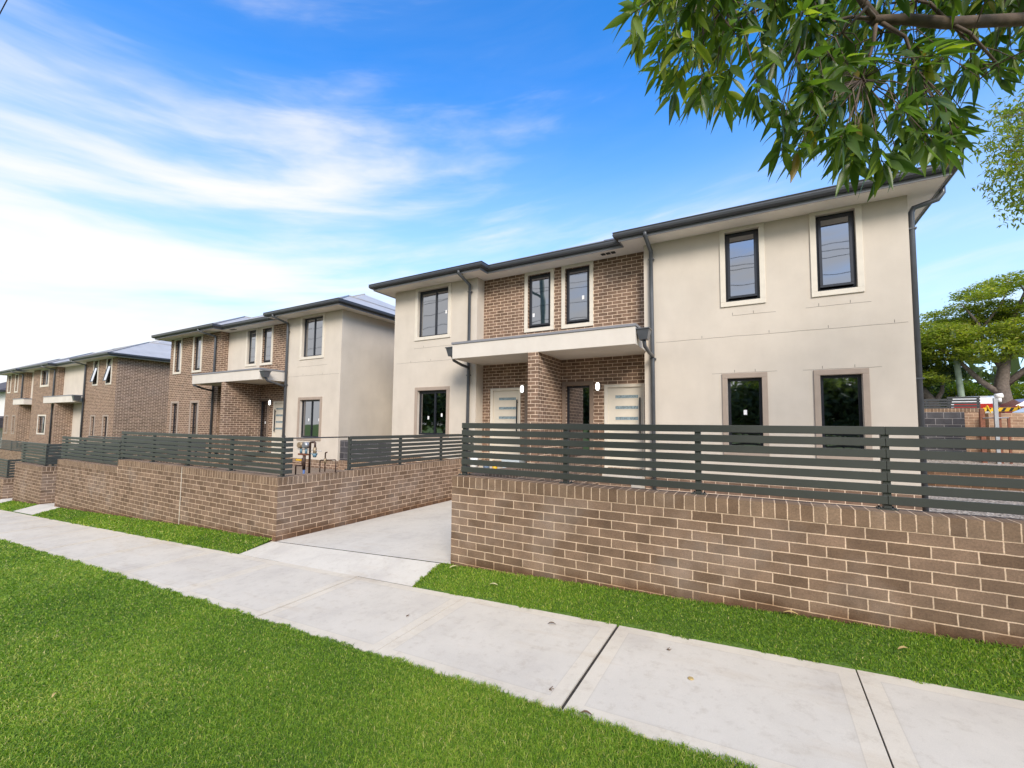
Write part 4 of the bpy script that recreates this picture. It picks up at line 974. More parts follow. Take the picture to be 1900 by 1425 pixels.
# ------------------------------------------------------------------ overhanging gum branch, leaves modelled one by one
TIPS=[[3.43,-1.97,2.29],[3.3,-1.72,2.07],[3.89,-1.64,2.65],[2.75,-1.62,2.66],[3.68,-1.57,1.94],[3.95,-1.56,2.77],[3.84,-1.44,2.03],[2.82,-2.27,2.47],[4.22,-1.34,2.92],[2.77,-1.62,2.52],[3.41,-1.52,2.64],[2.88,-1.5,2.51],[3.7,-1.72,2.69],[4.64,-0.49,3.21],[2.65,-1.92,2.7],[2.71,-1.72,2.88],[3.68,-1.58,2.39],[3.22,-2.02,2.27],[3.4,-2.04,2.31],[3.87,-1.16,3.22],[4.2,-1.0,2.55],[3.45,-1.22,3.16],[3.39,-1.33,2.84],[3.28,-2.01,1.95],[4.31,-0.89,2.98],[4.67,-0.55,3.26],[2.99,-1.79,2.62],[4.58,-0.69,2.86],[3.59,-1.95,2.54],[3.56,-1.94,1.85],[3.47,-1.33,2.25],[3.48,-2.05,2.55],[3.63,-1.43,2.97],[2.93,-1.86,2.49],[3.34,-1.73,2.84],[3.63,-1.48,2.38],[4.39,-1.0,3.15],[3.73,-0.96,3.13],[4.03,-1.14,3.14],[3.47,-1.48,2.5],[4.08,-0.89,2.45],[3.73,-1.53,2.08],[2.72,-1.96,2.92],[2.97,-2.07,2.87],[3.43,-2.07,2.02],[4.27,-0.62,3.1],[3.0,-2.26,2.45],[4.0,-1.28,2.46],[3.28,-1.95,2.03],[3.09,-2.1,2.15],[4.03,-1.56,2.79],[3.04,-2.1,2.8],[4.34,-1.32,2.81],[3.06,-1.83,2.23],[3.34,-1.91,2.61],[3.47,-1.53,2.27],[3.43,-1.75,2.75],[3.22,-1.74,2.89],[3.88,-1.29,3.02],[3.01,-2.02,2.21],[4.1,-0.82,3.1],[2.94,-2.31,2.51],[3.98,-0.74,3.02],[3.59,-1.4,3.08],[3.28,-1.9,2.57],[4.13,-0.95,2.99],[3.03,-1.64,2.82],[3.25,-1.67,2.27],[3.77,-1.81,2.63],[4.46,-0.75,3.1],[3.99,-0.99,2.76],[3.81,-1.82,2.09],[4.29,-0.72,2.88],[2.91,-1.51,2.63],[3.69,-1.01,2.43],[3.15,-2.01,2.73],[2.62,-1.84,2.72],[2.76,-2.37,2.53],[3.72,-1.34,2.96],[3.64,-1.18,2.5],[2.84,-1.55,2.9],[3.35,-1.71,2.68],[3.46,-1.82,2.75],[3.03,-1.76,2.96],[4.61,-0.48,2.99],[4.1,-1.02,3.05],[4.09,-0.81,2.98],[4.0,-1.16,3.19],[4.5,-0.59,2.99],[4.66,-0.53,3.03],[3.53,-1.92,1.81],[3.99,-0.99,3.11],[3.52,-1.21,3.43],[4.07,-1.32,2.14],[2.76,-2.48,2.28],[4.33,-0.96,2.47],[3.48,-1.6,2.15],[3.95,-1.49,2.07],[3.86,-1.39,1.98],[3.7,-1.48,2.18],[2.73,-1.78,2.72],[3.5,-1.55,2.28],[4.04,-0.87,2.64],[3.46,-1.36,2.54],[3.28,-2.0,1.81],[3.21,-1.4,2.69],[3.64,-1.88,1.72],[3.4,-1.35,2.68],[4.43,-0.65,3.08],[3.16,-1.61,3.24],[2.87,-1.61,3.35],[4.3,-0.77,3.1],[3.51,-1.66,2.27],[2.84,-1.87,2.45],[3.55,-1.87,1.75],[2.79,-2.16,2.85],[2.99,-1.52,2.74],[4.22,-0.89,3.0],[4.05,-1.55,2.7],[3.77,-1.86,2.47],[4.41,-0.91,3.12],[3.89,-1.38,2.25],[3.49,-1.74,2.62],[3.69,-1.93,1.87],[4.11,-0.91,2.6],[4.54,-0.71,2.99],[3.08,-2.32,2.52],[3.71,-1.03,2.83],[3.02,-2.16,2.7],[2.97,-2.09,2.13],[3.75,-0.95,3.19],[4.18,-0.78,2.37],[3.38,-1.77,2.0],[3.52,-1.36,2.67],[4.07,-1.53,2.78],[3.11,-1.4,2.84],[4.69,-0.45,3.26],[4.09,-1.42,2.25],[3.83,-1.8,1.98],[3.83,-1.82,2.15],[2.75,-2.28,2.5],[2.83,-2.1,2.93],[3.41,-1.67,3.0],[3.46,-1.94,2.59],[3.97,-1.46,2.39],[3.66,-1.35,2.13],[2.85,-2.1,2.44],[3.26,-1.56,2.53],[3.32,-1.25,2.92],[2.83,-2.06,2.62],[3.63,-1.06,3.04],[4.3,-0.83,2.9],[4.17,-1.59,2.54],[3.56,-1.37,2.11],[3.04,-2.06,2.41],[2.86,-2.24,2.61],[4.22,-1.04,2.55],[3.48,-1.95,1.97],[3.93,-1.29,3.13],[2.99,-1.64,2.39],[3.93,-1.13,2.48],[3.22,-1.99,2.78],[4.13,-0.73,3.23],[4.14,-1.05,3.15],[4.08,-1.15,3.02],[3.86,-1.12,3.1],[4.21,-1.25,2.98],[3.3,-1.45,3.1],[3.75,-1.28,3.08],[3.38,-1.89,2.07],[3.89,-1.4,2.1],[4.01,-0.86,2.76],[3.81,-1.33,2.03],[3.5,-1.87,2.22],[3.8,-1.48,2.02],[2.88,-1.93,2.73],[2.91,-1.69,3.14],[3.03,-1.7,2.37],[3.32,-1.83,2.65],[3.76,-0.83,3.12],[4.06,-0.7,3.25],[4.47,-0.8,2.95],[3.66,-1.64,2.18],[2.77,-1.98,2.45],[3.44,-1.36,2.17],[3.37,-1.56,2.26],[3.37,-1.23,2.4],[2.92,-1.94,2.82],[3.24,-1.68,3.03],[3.17,-1.92,2.12],[2.61,-1.72,3.13],[3.45,-1.56,2.18],[3.58,-1.8,2.8],[2.97,-1.51,2.8],[3.75,-0.96,2.46],[2.9,-2.12,2.36],[3.2,-2.19,1.98],[3.05,-1.72,2.6],[3.66,-0.97,3.23],[3.82,-1.49,2.14],[3.79,-0.92,3.01],[3.06,-1.89,2.64],[3.39,-2.08,1.98],[3.49,-2.01,1.8],[2.82,-1.78,2.45],[3.33,-1.32,2.79],[4.07,-1.39,2.75],[4.18,-0.96,3.32],[3.09,-1.91,2.98],[2.96,-2.05,2.81],[4.71,-0.33,3.02],[3.1,-2.26,2.51],[3.8,-1.63,2.31],[3.45,-1.86,1.94],[4.45,-0.63,2.94],[3.24,-1.77,2.53],[3.18,-1.77,2.74],[3.82,-1.18,2.94],[3.08,-2.01,2.69],[4.1,-1.17,2.43],[3.73,-1.19,2.52],[3.55,-1.84,1.81],[4.39,-0.82,3.2],[2.74,-1.95,2.85],[3.33,-1.32,3.36],[3.65,-1.13,2.9],[3.13,-2.2,2.24],[4.07,-0.92,3.14],[3.58,-1.24,2.84],[3.73,-1.12,2.96],[3.8,-1.44,3.03],[3.11,-1.65,2.76],[4.51,-0.6,2.81],[3.34,-1.53,2.76],[4.45,-0.65,3.21],[3.16,-2.08,2.43],[4.35,-0.83,2.68],[3.36,-2.08,2.32],[3.74,-1.33,2.51],[3.13,-2.01,2.81],[3.51,-1.5,2.48],[2.95,-2.21,2.4],[2.95,-2.22,2.25],[3.81,-1.76,1.81],[3.79,-1.13,2.79],[3.71,-0.92,3.31],[4.46,-0.85,2.6],[2.64,-1.87,3.16],[4.49,-0.98,3.02],[3.96,-1.14,2.52],[3.43,-2.04,2.3],[3.93,-1.34,2.5],[3.34,-2.13,2.07],[3.6,-1.34,2.52],[3.89,-1.13,2.83],[3.35,-2.08,2.01],[3.01,-1.75,2.82],[2.69,-1.6,2.71],[3.56,-1.56,2.5],[2.82,-1.64,2.95],[4.27,-0.77,3.03],[3.07,-1.7,2.72],[4.37,-0.84,3.12],[3.27,-1.83,2.58],[4.06,-0.77,3.1],[3.43,-1.55,3.05],[3.26,-2.0,2.7],[3.11,-1.69,2.97],[4.13,-0.87,3.1],[2.92,-1.77,2.74],[3.29,-1.73,3.05],[3.8,-1.35,2.34],[3.5,-1.78,2.67],[3.58,-1.6,2.94],[4.1,-0.97,2.94],[3.09,-2.19,2.48],[3.61,-1.34,2.31],[4.1,-0.96,2.49],[3.7,-1.85,1.72],[3.62,-1.22,2.04],[3.56,-1.7,2.94],[4.09,-0.94,2.31],[3.52,-2.01,2.09],[3.34,-1.96,1.82],[3.06,-2.1,2.53],[4.42,-0.84,2.95],[3.18,-1.54,3.12],[3.63,-1.33,2.44],[2.78,-1.67,3.08],[4.42,-1.03,2.88]]
TIPS2=[[5.84,2.68,3.73],[5.67,2.47,3.18],[5.28,1.82,3.47],[5.81,2.52,3.21],[5.53,2.24,3.23],[5.89,2.54,4.27],[5.4,2.09,3.85],[5.79,2.63,3.55],[5.54,2.45,3.76],[5.73,2.98,4.15],[5.65,2.4,3.08],[5.45,2.14,3.46],[5.88,2.88,4.43],[5.23,1.7,3.67],[5.72,2.27,3.53],[5.43,1.85,3.49],[5.47,1.95,3.21],[5.48,2.21,3.94],[5.73,2.96,3.67],[5.95,2.77,3.8],[6.02,3.11,3.76],[5.76,2.7,3.58],[5.87,2.85,3.26],[5.64,2.15,3.42],[5.41,2.12,3.93],[5.62,2.09,2.95],[5.39,1.92,2.86],[5.82,2.85,3.73],[5.47,2.13,3.26],[5.85,2.72,3.96],[5.59,2.48,3.66],[5.55,2.33,3.92],[5.35,2.02,3.13],[5.73,2.3,3.8],[5.82,2.79,3.35],[5.7,2.42,3.71],[5.67,2.63,3.18],[5.63,2.4,4.04],[5.77,3.05,3.6],[5.49,2.23,3.66],[5.76,2.53,3.31],[5.25,1.72,3.35],[5.69,2.96,3.32],[5.86,2.85,3.18],[5.65,2.0,3.49],[5.66,2.54,3.65],[5.54,2.2,2.91],[5.68,2.62,3.22],[5.74,2.57,4.0],[5.83,3.02,4.29],[5.74,2.58,4.08],[5.79,2.71,3.62],[5.44,2.29,3.77],[5.71,2.75,4.26],[5.53,1.87,3.71],[5.39,2.08,3.39],[5.71,2.81,3.3],[5.68,2.14,3.81],[5.94,2.67,4.1],[6.07,3.1,4.42],[5.46,1.9,3.41],[5.65,2.02,3.34],[5.94,2.65,4.15],[5.84,3.0,4.11],[5.58,1.9,3.9],[5.66,2.12,2.92],[5.5,2.16,3.11],[5.92,2.7,4.01],[5.53,2.41,3.18],[5.58,2.21,2.93],[5.92,2.75,4.17],[5.82,2.8,4.33],[5.58,1.95,3.79],[5.22,1.68,3.18],[5.4,2.12,3.28],[5.63,2.12,4.02],[5.89,2.87,4.38],[5.78,2.56,3.97],[5.34,1.81,3.42],[5.65,2.05,3.11],[5.68,2.29,3.45],[6.04,3.11,3.82],[5.72,2.63,3.14],[5.53,2.64,3.4],[5.64,2.29,3.35],[5.53,2.42,3.28],[5.52,1.92,3.54],[6.1,3.29,3.66],[5.83,2.95,3.93],[5.34,1.98,3.17],[5.8,2.65,4.18],[5.62,1.89,3.8],[5.88,3.1,4.24],[5.65,2.35,3.81],[5.55,2.07,3.17],[5.76,2.56,3.71],[5.84,2.57,3.27],[5.37,2.09,3.44],[5.75,2.81,3.87],[5.74,2.84,4.12],[5.98,2.85,3.99],[5.9,2.7,3.2],[5.97,2.88,3.96],[5.78,2.34,3.33],[5.39,1.83,3.21],[5.98,2.98,3.6],[6.08,3.18,4.03],[5.77,2.46,3.95],[5.68,2.13,3.28],[5.98,2.82,4.24]]
TIPS+=[[5.05,-0.75,2.65],[5.89,-1.04,2.24],[5.04,-0.21,2.78],[6.42,-1.53,3.01],[4.85,-0.64,3.32],[5.7,-0.8,3.06],[5.19,-1.36,3.32],[5.59,-0.76,3.34],[6.14,-0.83,2.68],[6.34,-1.52,3.41],[6.52,-2.04,2.33],[5.0,-0.24,2.74],[5.94,-1.46,2.83],[5.39,-1.09,2.94],[5.84,-0.68,3.07],[6.64,-1.19,3.49],[6.04,-1.69,3.31],[6.72,-1.18,2.92],[6.14,-1.68,3.27],[5.82,-1.41,2.24],[6.46,-0.93,2.27],[6.34,-1.56,2.35],[5.18,-0.48,3.33],[6.15,-1.55,3.34],[6.76,-1.68,3.5],[5.21,-1.32,2.96],[4.57,-1.16,2.7],[5.9,-1.62,2.21],[6.5,-1.76,3.44],[6.56,-1.72,2.77],[5.7,-0.91,2.95],[5.79,-0.99,3.42],[5.67,-1.15,3.12],[5.05,-1.04,3.47],[5.7,-1.03,2.17],[5.45,-0.85,2.18],[5.92,-1.05,2.23],[5.94,-1.27,3.07],[5.31,-0.62,3.15],[4.55,-1.33,3.06],[6.72,-1.96,2.77],[5.86,-1.4,2.64],[5.22,-0.97,2.95],[5.19,-0.95,3.19],[5.21,-1.15,3.24],[5.05,-1.18,2.74],[6.11,-1.8,2.58],[5.27,-0.44,2.74],[6.47,-1.92,2.6],[6.0,-0.79,2.76],[5.02,-1.25,2.86],[4.94,-0.43,3.28],[4.92,-1.07,3.24],[5.98,-0.88,2.62],[4.8,-1.05,3.22],[5.12,-0.98,2.71],[5.47,-1.06,3.39],[4.86,-1.39,3.42],[6.52,-0.97,2.74],[6.69,-1.13,2.45],[6.21,-0.98,3.05],[5.69,-1.34,2.61],[5.02,-1.32,2.94],[5.16,-0.43,2.21],[6.58,-1.35,3.4],[6.56,-1.1,2.93],[5.19,-0.6,2.86],[5.45,-0.42,2.98],[5.29,-1.15,3.31],[5.6,-0.69,2.62],[4.95,-0.76,3.25],[4.89,-0.45,3.39],[6.35,-1.07,2.16],[5.95,-0.79,2.22],[5.12,-1.08,2.86],[5.47,-0.99,3.2],[4.5,-1.33,2.32],[4.79,-1.32,3.47],[6.47,-2.02,2.83],[5.23,-1.04,2.62],[5.99,-1.15,2.64],[4.94,-1.01,2.32],[5.78,-0.87,2.66],[4.68,-1.19,2.65],[5.89,-0.86,2.66],[6.34,-1.3,2.73],[5.36,-0.9,3.1],[5.47,-0.72,2.77],[5.06,-0.76,3.09],[4.66,-0.89,2.72],[6.52,-1.03,2.66],[6.57,-1.23,2.5],[5.57,-1.47,3.25],[6.02,-0.81,3.22],[6.04,-1.0,2.91],[4.74,-0.69,2.16],[4.83,-0.47,2.21],[4.71,-1.28,3.34],[4.91,-1.37,3.29],[6.42,-0.95,2.93],[6.34,-2.0,3.19],[5.68,-0.82,2.29],[6.22,-0.86,2.23],[5.25,-0.75,3.27],[5.06,-1.18,2.49],[5.92,-0.91,2.68],[5.35,-1.01,2.62],[5.46,-1.45,2.83],[6.74,-1.78,3.16],[4.87,-0.57,3.17]]
TIPS2+=[[6.92,2.58,4.09],[6.87,3.18,3.35],[6.66,2.46,4.6],[6.09,2.18,3.46],[6.77,2.25,3.53],[6.95,3.27,3.67],[6.98,2.41,4.9],[6.77,2.18,3.5],[6.07,2.32,3.73],[7.09,1.98,5.2],[6.59,2.71,4.05],[7.2,3.06,4.25],[6.6,2.9,4.91],[6.46,2.92,5.14],[6.57,2.12,3.54],[7.0,2.83,5.13],[7.23,2.14,3.44],[6.22,2.05,4.57],[7.24,3.19,3.58],[7.25,2.25,3.95],[7.02,1.89,3.23],[7.2,2.21,3.81],[6.76,2.83,3.04],[6.35,2.45,4.09],[6.14,2.68,5.12],[6.44,2.62,3.28],[6.25,2.81,3.27],[7.29,3.2,3.24],[7.38,2.35,4.72],[7.07,2.22,4.51],[6.89,3.04,3.61],[7.06,3.29,4.5],[6.69,1.93,4.11],[6.38,2.9,4.52],[6.74,2.04,4.44],[6.85,2.03,4.98],[6.89,1.94,5.07],[6.02,2.28,4.61],[6.79,2.64,4.45],[6.56,2.25,3.41],[6.7,2.93,3.81],[6.23,2.36,4.94],[7.09,2.31,3.75],[6.46,2.61,4.72],[6.38,3.1,3.27],[6.24,1.91,3.27],[7.1,2.91,3.43],[6.1,2.41,4.66],[7.16,2.95,4.32],[6.03,2.39,3.45],[6.67,2.66,3.47],[6.2,3.0,3.09],[7.14,3.17,5.11],[6.43,2.63,4.31],[6.86,3.31,4.53],[6.29,3.12,4.09],[6.8,2.91,3.03],[7.09,2.81,4.1],[6.67,2.48,3.45],[6.68,1.81,4.12],[6.88,2.46,4.27],[7.41,3.18,3.32],[7.12,2.74,3.13],[6.39,2.12,3.19],[6.69,3.24,3.73],[7.26,2.86,3.32],[7.24,2.71,5.06],[7.0,2.93,3.78],[7.15,3.24,4.92],[6.52,2.96,4.09],[5.96,1.82,3.19],[6.12,2.01,4.12],[6.97,2.61,3.95],[6.88,2.24,4.04],[7.06,2.39,3.42],[7.31,2.9,3.83],[6.41,2.59,4.33],[6.16,1.75,3.48],[7.11,1.98,4.03],[6.11,2.08,3.4],[6.46,2.02,3.08],[5.97,2.02,4.1],[5.88,1.78,4.01],[6.47,2.87,3.13],[6.46,2.38,3.08],[7.42,2.1,3.23],[6.58,2.01,4.39],[6.37,1.95,3.14],[7.01,2.19,4.76],[6.57,3.24,3.68]]
TIPS+=[[3.9,-1.53,1.95],[3.98,-1.37,2.0],[3.96,-1.55,1.89],[4.03,-1.4,1.99],[3.94,-1.28,2.03],[3.86,-1.44,1.95],[4.02,-1.29,2.08],[4.06,-1.32,1.98],[3.89,-1.64,1.83],[3.52,-1.74,1.86],[3.47,-1.66,1.95]]

def leaves_np(bases, dirs, L, W_, droop, rng, fold=.35, ns=6):
    """lanceolate curved leaves: returns V,F"""
    n = len(bases); V = np.zeros((n, (ns+1)*3, 3))
    d = dirs/np.linalg.norm(dirs, axis=1)[:, None]
    up = rng.normal(0, 1, (n, 3))*.55 + np.array([0, 0, 1.0]); s = np.cross(d, up); s /= np.linalg.norm(s, axis=1)[:, None]; nn = np.cross(s, d)
    curl = rng.uniform(-.25, .25, n)
    for i in range(ns+1):
        t = i/ns
        w = W_*np.sin(np.pi*min(1, .03+t**.85*.97))**1.1/2 if i not in (0, ns) else W_*.03
        c = bases + d*(L*t)[:, None] + np.array([0,0,-1.0])*(droop*L*t*t)[:, None] + s*(curl*L*t*t)[:, None]
        f = (fold*w)[:, None]
        V[:, i*3] = c - s*np.reshape(w, (-1,1)) + nn*f; V[:, i*3+1] = c; V[:, i*3+2] = c + s*np.reshape(w, (-1,1)) + nn*f
    b = np.arange(n)[:, None]*(ns+1)*3; Fs = []
    for i in range(ns):
        for j in (0, 1):
            Fs.append(b + np.array([i*3+j, i*3+j+1, i*3+4+j, i*3+3+j]))
    F = np.stack(Fs, 1).reshape(-1, 4)
    return V.reshape(-1, 3), F, ns*2
def gum_tree():
    T = thing('gum_tree', 'leafy gum branch with long glossy leaves hanging in from the top right', 'tree', (7.0,-2.7,-.85))
    tr = MB().tube([(7.0,-2.7,-.9),(6.95,-2.65,.3),(7.05,-2.5,1.6),(6.8,-2.3,2.6),(7.1,-2.2,4.2),(6.9,-2.4,6.0)], [.2,.17,.15,.13,.1,.06], 12); tr.build('trunk', M_bark, T)
    limb = [(6.85,-2.3,2.4),(5.9,-1.5,2.75),(5.01,-.62,2.83),(4.44,-.94,2.78),(4.05,-1.26,2.67),(3.86,-1.40,2.66),(3.7,-1.52,2.63)]
    m = MB().tube(limb, [.06,.05,.036,.030,.027,.025,.020], 10)
    m.tube([(3.72,-1.5,2.64),(3.64,-1.56,2.76),(3.60,-1.60,2.95)], [.02,.016,.012], 8)
    m.build('limb', M_bark, T)
    nodes = [(4.39,-.98,3.06),(4.14,-1.2,2.57),(3.91,-1.35,2.78),(3.76,-1.42,2.62),(3.87,-1.46,2.34),(3.56,-1.65,2.52),(3.41,-1.78,2.5),(3.28,-1.87,2.62),(3.10,-2.0,2.6),(2.98,-2.1,2.6),(3.64,-1.58,2.3),(4.26,-1.13,2.46),(3.5,-1.7,2.85),(3.8,-1.5,3.0),(4.9,-.75,3.05),(5.0,-.6,2.6),(5.5,-1.1,3.1),(5.6,-1.2,2.6),(6.1,-1.6,3.0),(6.4,-1.9,2.7)]
    rng = np.random.RandomState(11); m = MB()
    for i, q in enumerate(nodes):
        src = min([(5.9,-1.5,2.75),(5.01,-.62,2.83),(4.44,-.94,2.78),(4.05,-1.26,2.67),(3.72,-1.5,2.64),(3.60,-1.60,2.95)], key=lambda p: (Vector(p)-Vector(q)).length)
        a = Vector(src); b = Vector(q); mid = (a+b)/2+Vector((rng.uniform(-.05,.05), rng.uniform(-.05,.05), .05))
        if (a-b).length > .03: m.tube([a, mid, b], [.011,.008,.0055], 7)
    B, D, LL, WW, RN = [], [], [], [], []
    for tip in TIPS:
        t = Vector(tip); q = Vector(min(nodes, key=lambda p: (Vector(p)-t).length + .25*abs(p[2]-t.z < -.05)))
        mid = (q*.45+t*.55)+Vector((rng.uniform(-.03,.03), rng.uniform(-.03,.03), .04+rng.uniform(0,.05)))
        m.tube([q, mid, t], [.0034,.0025,.0015], 5)
        out = (t-mid).normalized()
        edge = max(0, min(1, (3.35-t.x)/.5))
        k = rng.randint(9, 14)
        for j in range(k):
            f = rng.uniform(0, 1); base = t - out*(.09*f) 
            ang = rng.uniform(0, 6.28); o = out.orthogonal().normalized(); o2 = out.cross(o)
            dirv = out*rng.uniform(.2, 1.0) + (o*math.cos(ang)+o2*math.sin(ang))*rng.uniform(.5, 1.2) + Vector((-.15,-.05,-rng.uniform(-.1,.85)))
            st = dirv.normalized()*.012
            m.tube([base, base+st], [.0014,.001], 4, cap=False)
            B.append(base+st); D.append(dirv); L_ = rng.uniform(.065,.135); LL.append(L_); WW.append(L_*rng.uniform(.23,.33))
            RN.append(np.clip(rng.beta(2,2.6)+.4*edge*rng.rand(), 0, .93) if rng.rand() > .03 else rng.uniform(.93,1))
    m.build('twigs', M_bark, T)
    V, F, per = leaves_np(np.array(B), np.array(D), np.array(LL), np.array(WW), rng.uniform(.05,.4,len(B)), rng)
    o = Vector(WORLD[T.name]); link('foliage', from_np('foliage', V-np.array(o), F, M_leaf, np.repeat(RN, per), True), T)
gum_tree()
def small_tree():
    T = thing('small_leaved_tree', 'drooping branch with tiny leaves at the right edge of the sky', 'tree', (8.3,2.8,-1.0))
    m = MB().tube([(8.3,2.8,-1.0),(8.2,2.75,1),(8.3,2.6,3),(8.0,2.7,4.6),(8.1,2.7,6.2)], [.16,.13,.11,.08,.04], 10); m.build('trunk', M_barkg, T)
    rng = np.random.RandomState(5); m = MB(); B, D, LL, WW, RN = [], [], [], [], []
    hub = [(6.5,2.6,4.3),(6.35,2.5,3.7),(6.3,2.45,3.1),(7.2,2.8,4.4),(7.3,2.4,3.6)]
    m.tube([(8.0,2.7,4.6),(7.6,2.75,4.7),hub[3],hub[0]], [.04,.03,.022,.015], 7); m.tube([hub[3],hub[4]], [.015,.008], 6); m.tube([hub[0],hub[1],hub[2]], [.015,.012,.008], 6)
    for tip in TIPS2:
        t = Vector(tip); q = Vector(min(hub, key=lambda p: (Vector(p)-t-Vector((0,0,.2))).length))
        m.tube([q, (q+t)/2+Vector((0,0,.1)), t], [.006,.004,.002], 4)
        for s in range(3):
            tt = t + Vector(rng.normal(0,.07,3))
            for j in range(rng.randint(7, 12)):
                b = tt + Vector(rng.normal(0,.028,3)); B.append(b); D.append(Vector(rng.normal(0,1,3))+Vector((0,0,-.6))); L_ = rng.uniform(.035,.06); LL.append(L_); WW.append(L_*.42); RN.append(rng.beta(2,2.5))
    m.build('twigs', M_bark, T)
    V, F, per = leaves_np(np.array(B), np.array(D), np.array(LL), np.array(WW), np.full(len(B), .2), rng, ns=2)
    o = Vector(WORLD[T.name]); link('foliage', from_np('foliage', V-np.array(o), F, M_leafs, np.repeat(RN, per), True), T)
small_tree()

# ------------------------------------------------------------------ background trees
def far_tree(name, label, loc, trunk, limbs, lobes, mat, bark, n, size, seed, flat=.5, group=None):
    T = thing(name, label, 'tree', loc, group); rng = np.random.RandomState(seed); o = np.array(loc)
    m = MB().tube(trunk[0], trunk[1], 10); m.build('trunk', bark, T)
    if limbs:
        m = MB()
        for pts, rr in limbs: m.tube(pts, rr, 7)
        m.build('limbs', bark, T)
    V = []; RN = []; tot = sum(l[3]*l[4]*l[5] for l in lobes)
    for (cx, cy, cz, rx, ry, rz) in lobes:
        k = int(n*rx*ry*rz/tot); nc = max(6, k//22)
        dirs = rng.normal(0, 1, (nc, 3)); dirs /= np.linalg.norm(dirs, axis=1)[:, None]
        rad = rng.uniform(.35, 1, nc)**.6; cc = np.array([cx, cy, cz]) + dirs*rad[:, None]*np.array([rx, ry, rz])
        for c in cc:
            q = rng.normal(0, 1, (22, 3))*np.array([size*2.2, size*2.2, size*2.2*flat]) + c
            a = rng.normal(0, 1, (22, 3)); a[:, 2] *= flat; a /= np.linalg.norm(a, axis=1)[:, None]
            b = rng.normal(0, 1, (22, 3)); b[:, 2] *= flat; b -= a*(a*b).sum(1)[:, None]; b /= np.linalg.norm(b, axis=1)[:, None]
            s = size*rng.uniform(.6, 1.3, 22)[:, None]
            V.append(np.stack([q-a*s, q+b*s*.45, q+a*s, q-b*s*.45], 1)); g = rng.uniform(-.15,.15); RN.append(np.clip(rng.beta(2,2.4,22)+g, 0, 1))
    V = np.concatenate(V).reshape(-1, 3); F = np.arange(len(V)).reshape(-1, 4)
    link('crown', from_np('crown', V-o, F, mat, np.concatenate(RN)), T); return T
G = 'trees across the side street'
tx, ty, tz = 15.6, 32.0, .95
lob = []
rg = random.Random(5)
for (x, z, rx, rz) in ((11.0,5.2,1.3,.9),(11.6,6.1,1.3,.7),(12.7,6.9,1.5,.6),(13.9,7.9,1.4,.55),(15.2,9.0,1.4,.45),(16.6,9.6,1.3,.45),(18.2,9.9,1.6,.45),(13.2,5.4,1.8,.7),(15.0,6.8,2.2,.9),(17.3,7.6,2.0,.7),(12.0,4.6,1.6,.7),(14.6,5.1,1.6,.6),(17.2,5.6,1.8,.9),(19.5,6.8,2.0,.9),(19,4.3,1.8,.8),(12.2,3.7,1.0,.4),(16.9,8.9,1.0,.3),(14.6,8.4,.9,.3),(13.0,6.2,1.6,.8),(15.8,7.8,1.6,.7),(14.0,6.6,1.3,.7),(16.0,6.2,1.4,.7),(12.4,5.3,1.3,.6),(20.5,8.6,2.0,.8)):
    lob.append((x, ty+rg.uniform(-1.8,1.5), z, rx, 1.6, rz))
far_tree('spreading_tree', 'tall spreading feathery tree with a forked dark trunk behind the parked vehicles', (tx,ty,tz),
    ([(tx,ty,tz-.2),(tx,ty,2.2),(tx-.1,ty,3.2),(tx+.1,ty,4.6),(tx+.5,ty,6.0)], [.42,.36,.33,.24,.15]),
    [([(tx-.05,ty,2.6),(tx-1.0,ty-.2,3.5),(tx-2.0,ty-.4,4.8),(tx-3.2,ty-.5,5.9)],[.17,.15,.10,.05]), ([(tx,ty,3.2),(tx+1.2,ty,4.4),(tx+2.4,ty,5.8),(tx+3.2,ty,7.6)],[.2,.15,.1,.04]),
     ([(tx,ty,4.2),(tx-.7,ty,5.6),(tx-.9,ty,7.0),(tx-1.6,ty,8.3)],[.16,.12,.08,.03]), ([(tx+.3,ty,5.2),(tx+.6,ty,7.2),(tx+1.2,ty,8.9),(tx+1.9,ty,9.6)],[.15,.11,.07,.03]),
     ([(tx-.8,ty,6.6),(tx+.1,ty,8.0),(tx+.4,ty,8.9)],[.08,.05,.02]), ([(tx-2.0,ty-.4,4.8),(tx-2.6,ty,5.0),(tx-4,ty,5.4)],[.08,.06,.03]), ([(tx+1.1,ty,8.6),(tx+.9,ty,9.2),(tx+.2,ty,9.4)],[.05,.035,.015])],
    lob, M_jac, M_barkg, 100000, .08, 2, .35, G)
far_tree('leafy_tree', 'darker multi-stemmed tree close to the townhouse edge behind the far fence', (12.4,33,.95),
    ([(12.9,33,.8),(12.8,33,1.9),(12.6,33,2.6),(12.1,33,3.6)], [.4,.34,.25,.12]),
    [([(12.8,33,2.0),(12.2,33,2.5),(11.8,33,3.3),(11.6,33,4.0)],[.2,.15,.1,.05]), ([(12.8,33,2.2),(13.2,33,3.0),(13.3,33,4)],[.17,.12,.06])],
    [(11.6,33.5,3.9,1.6,1.2,.7),(13.1,33.5,4.2,1.5,1.2,.7),(12.3,34.5,3.3,1.6,.8,.5),(10.5,34,3.6,1.5,1,.8),(12.0,35.5,2.2,2.6,.6,.9),(14.3,35.5,2.6,1.2,.6,.8)], M_darkleaf, M_barkg, 15000, .085, 3, .6, G)
far_tree('round_shrub_tree', 'bright lime-green round tree left of the forked trunk', (14.3,35,.95),
    ([(14.4,36,.8),(14.4,36,2.2)], [.15,.1]), [], [(14.0,36,2.3,1.1,1,.8),(15.2,36,2.7,1.2,1,.9),(14.6,36,3.3,1.1,1,.55),(16.2,36,2.2,.9,1,.8)], M_shrub, M_barkg, 9000, .085, 4, .6, G)
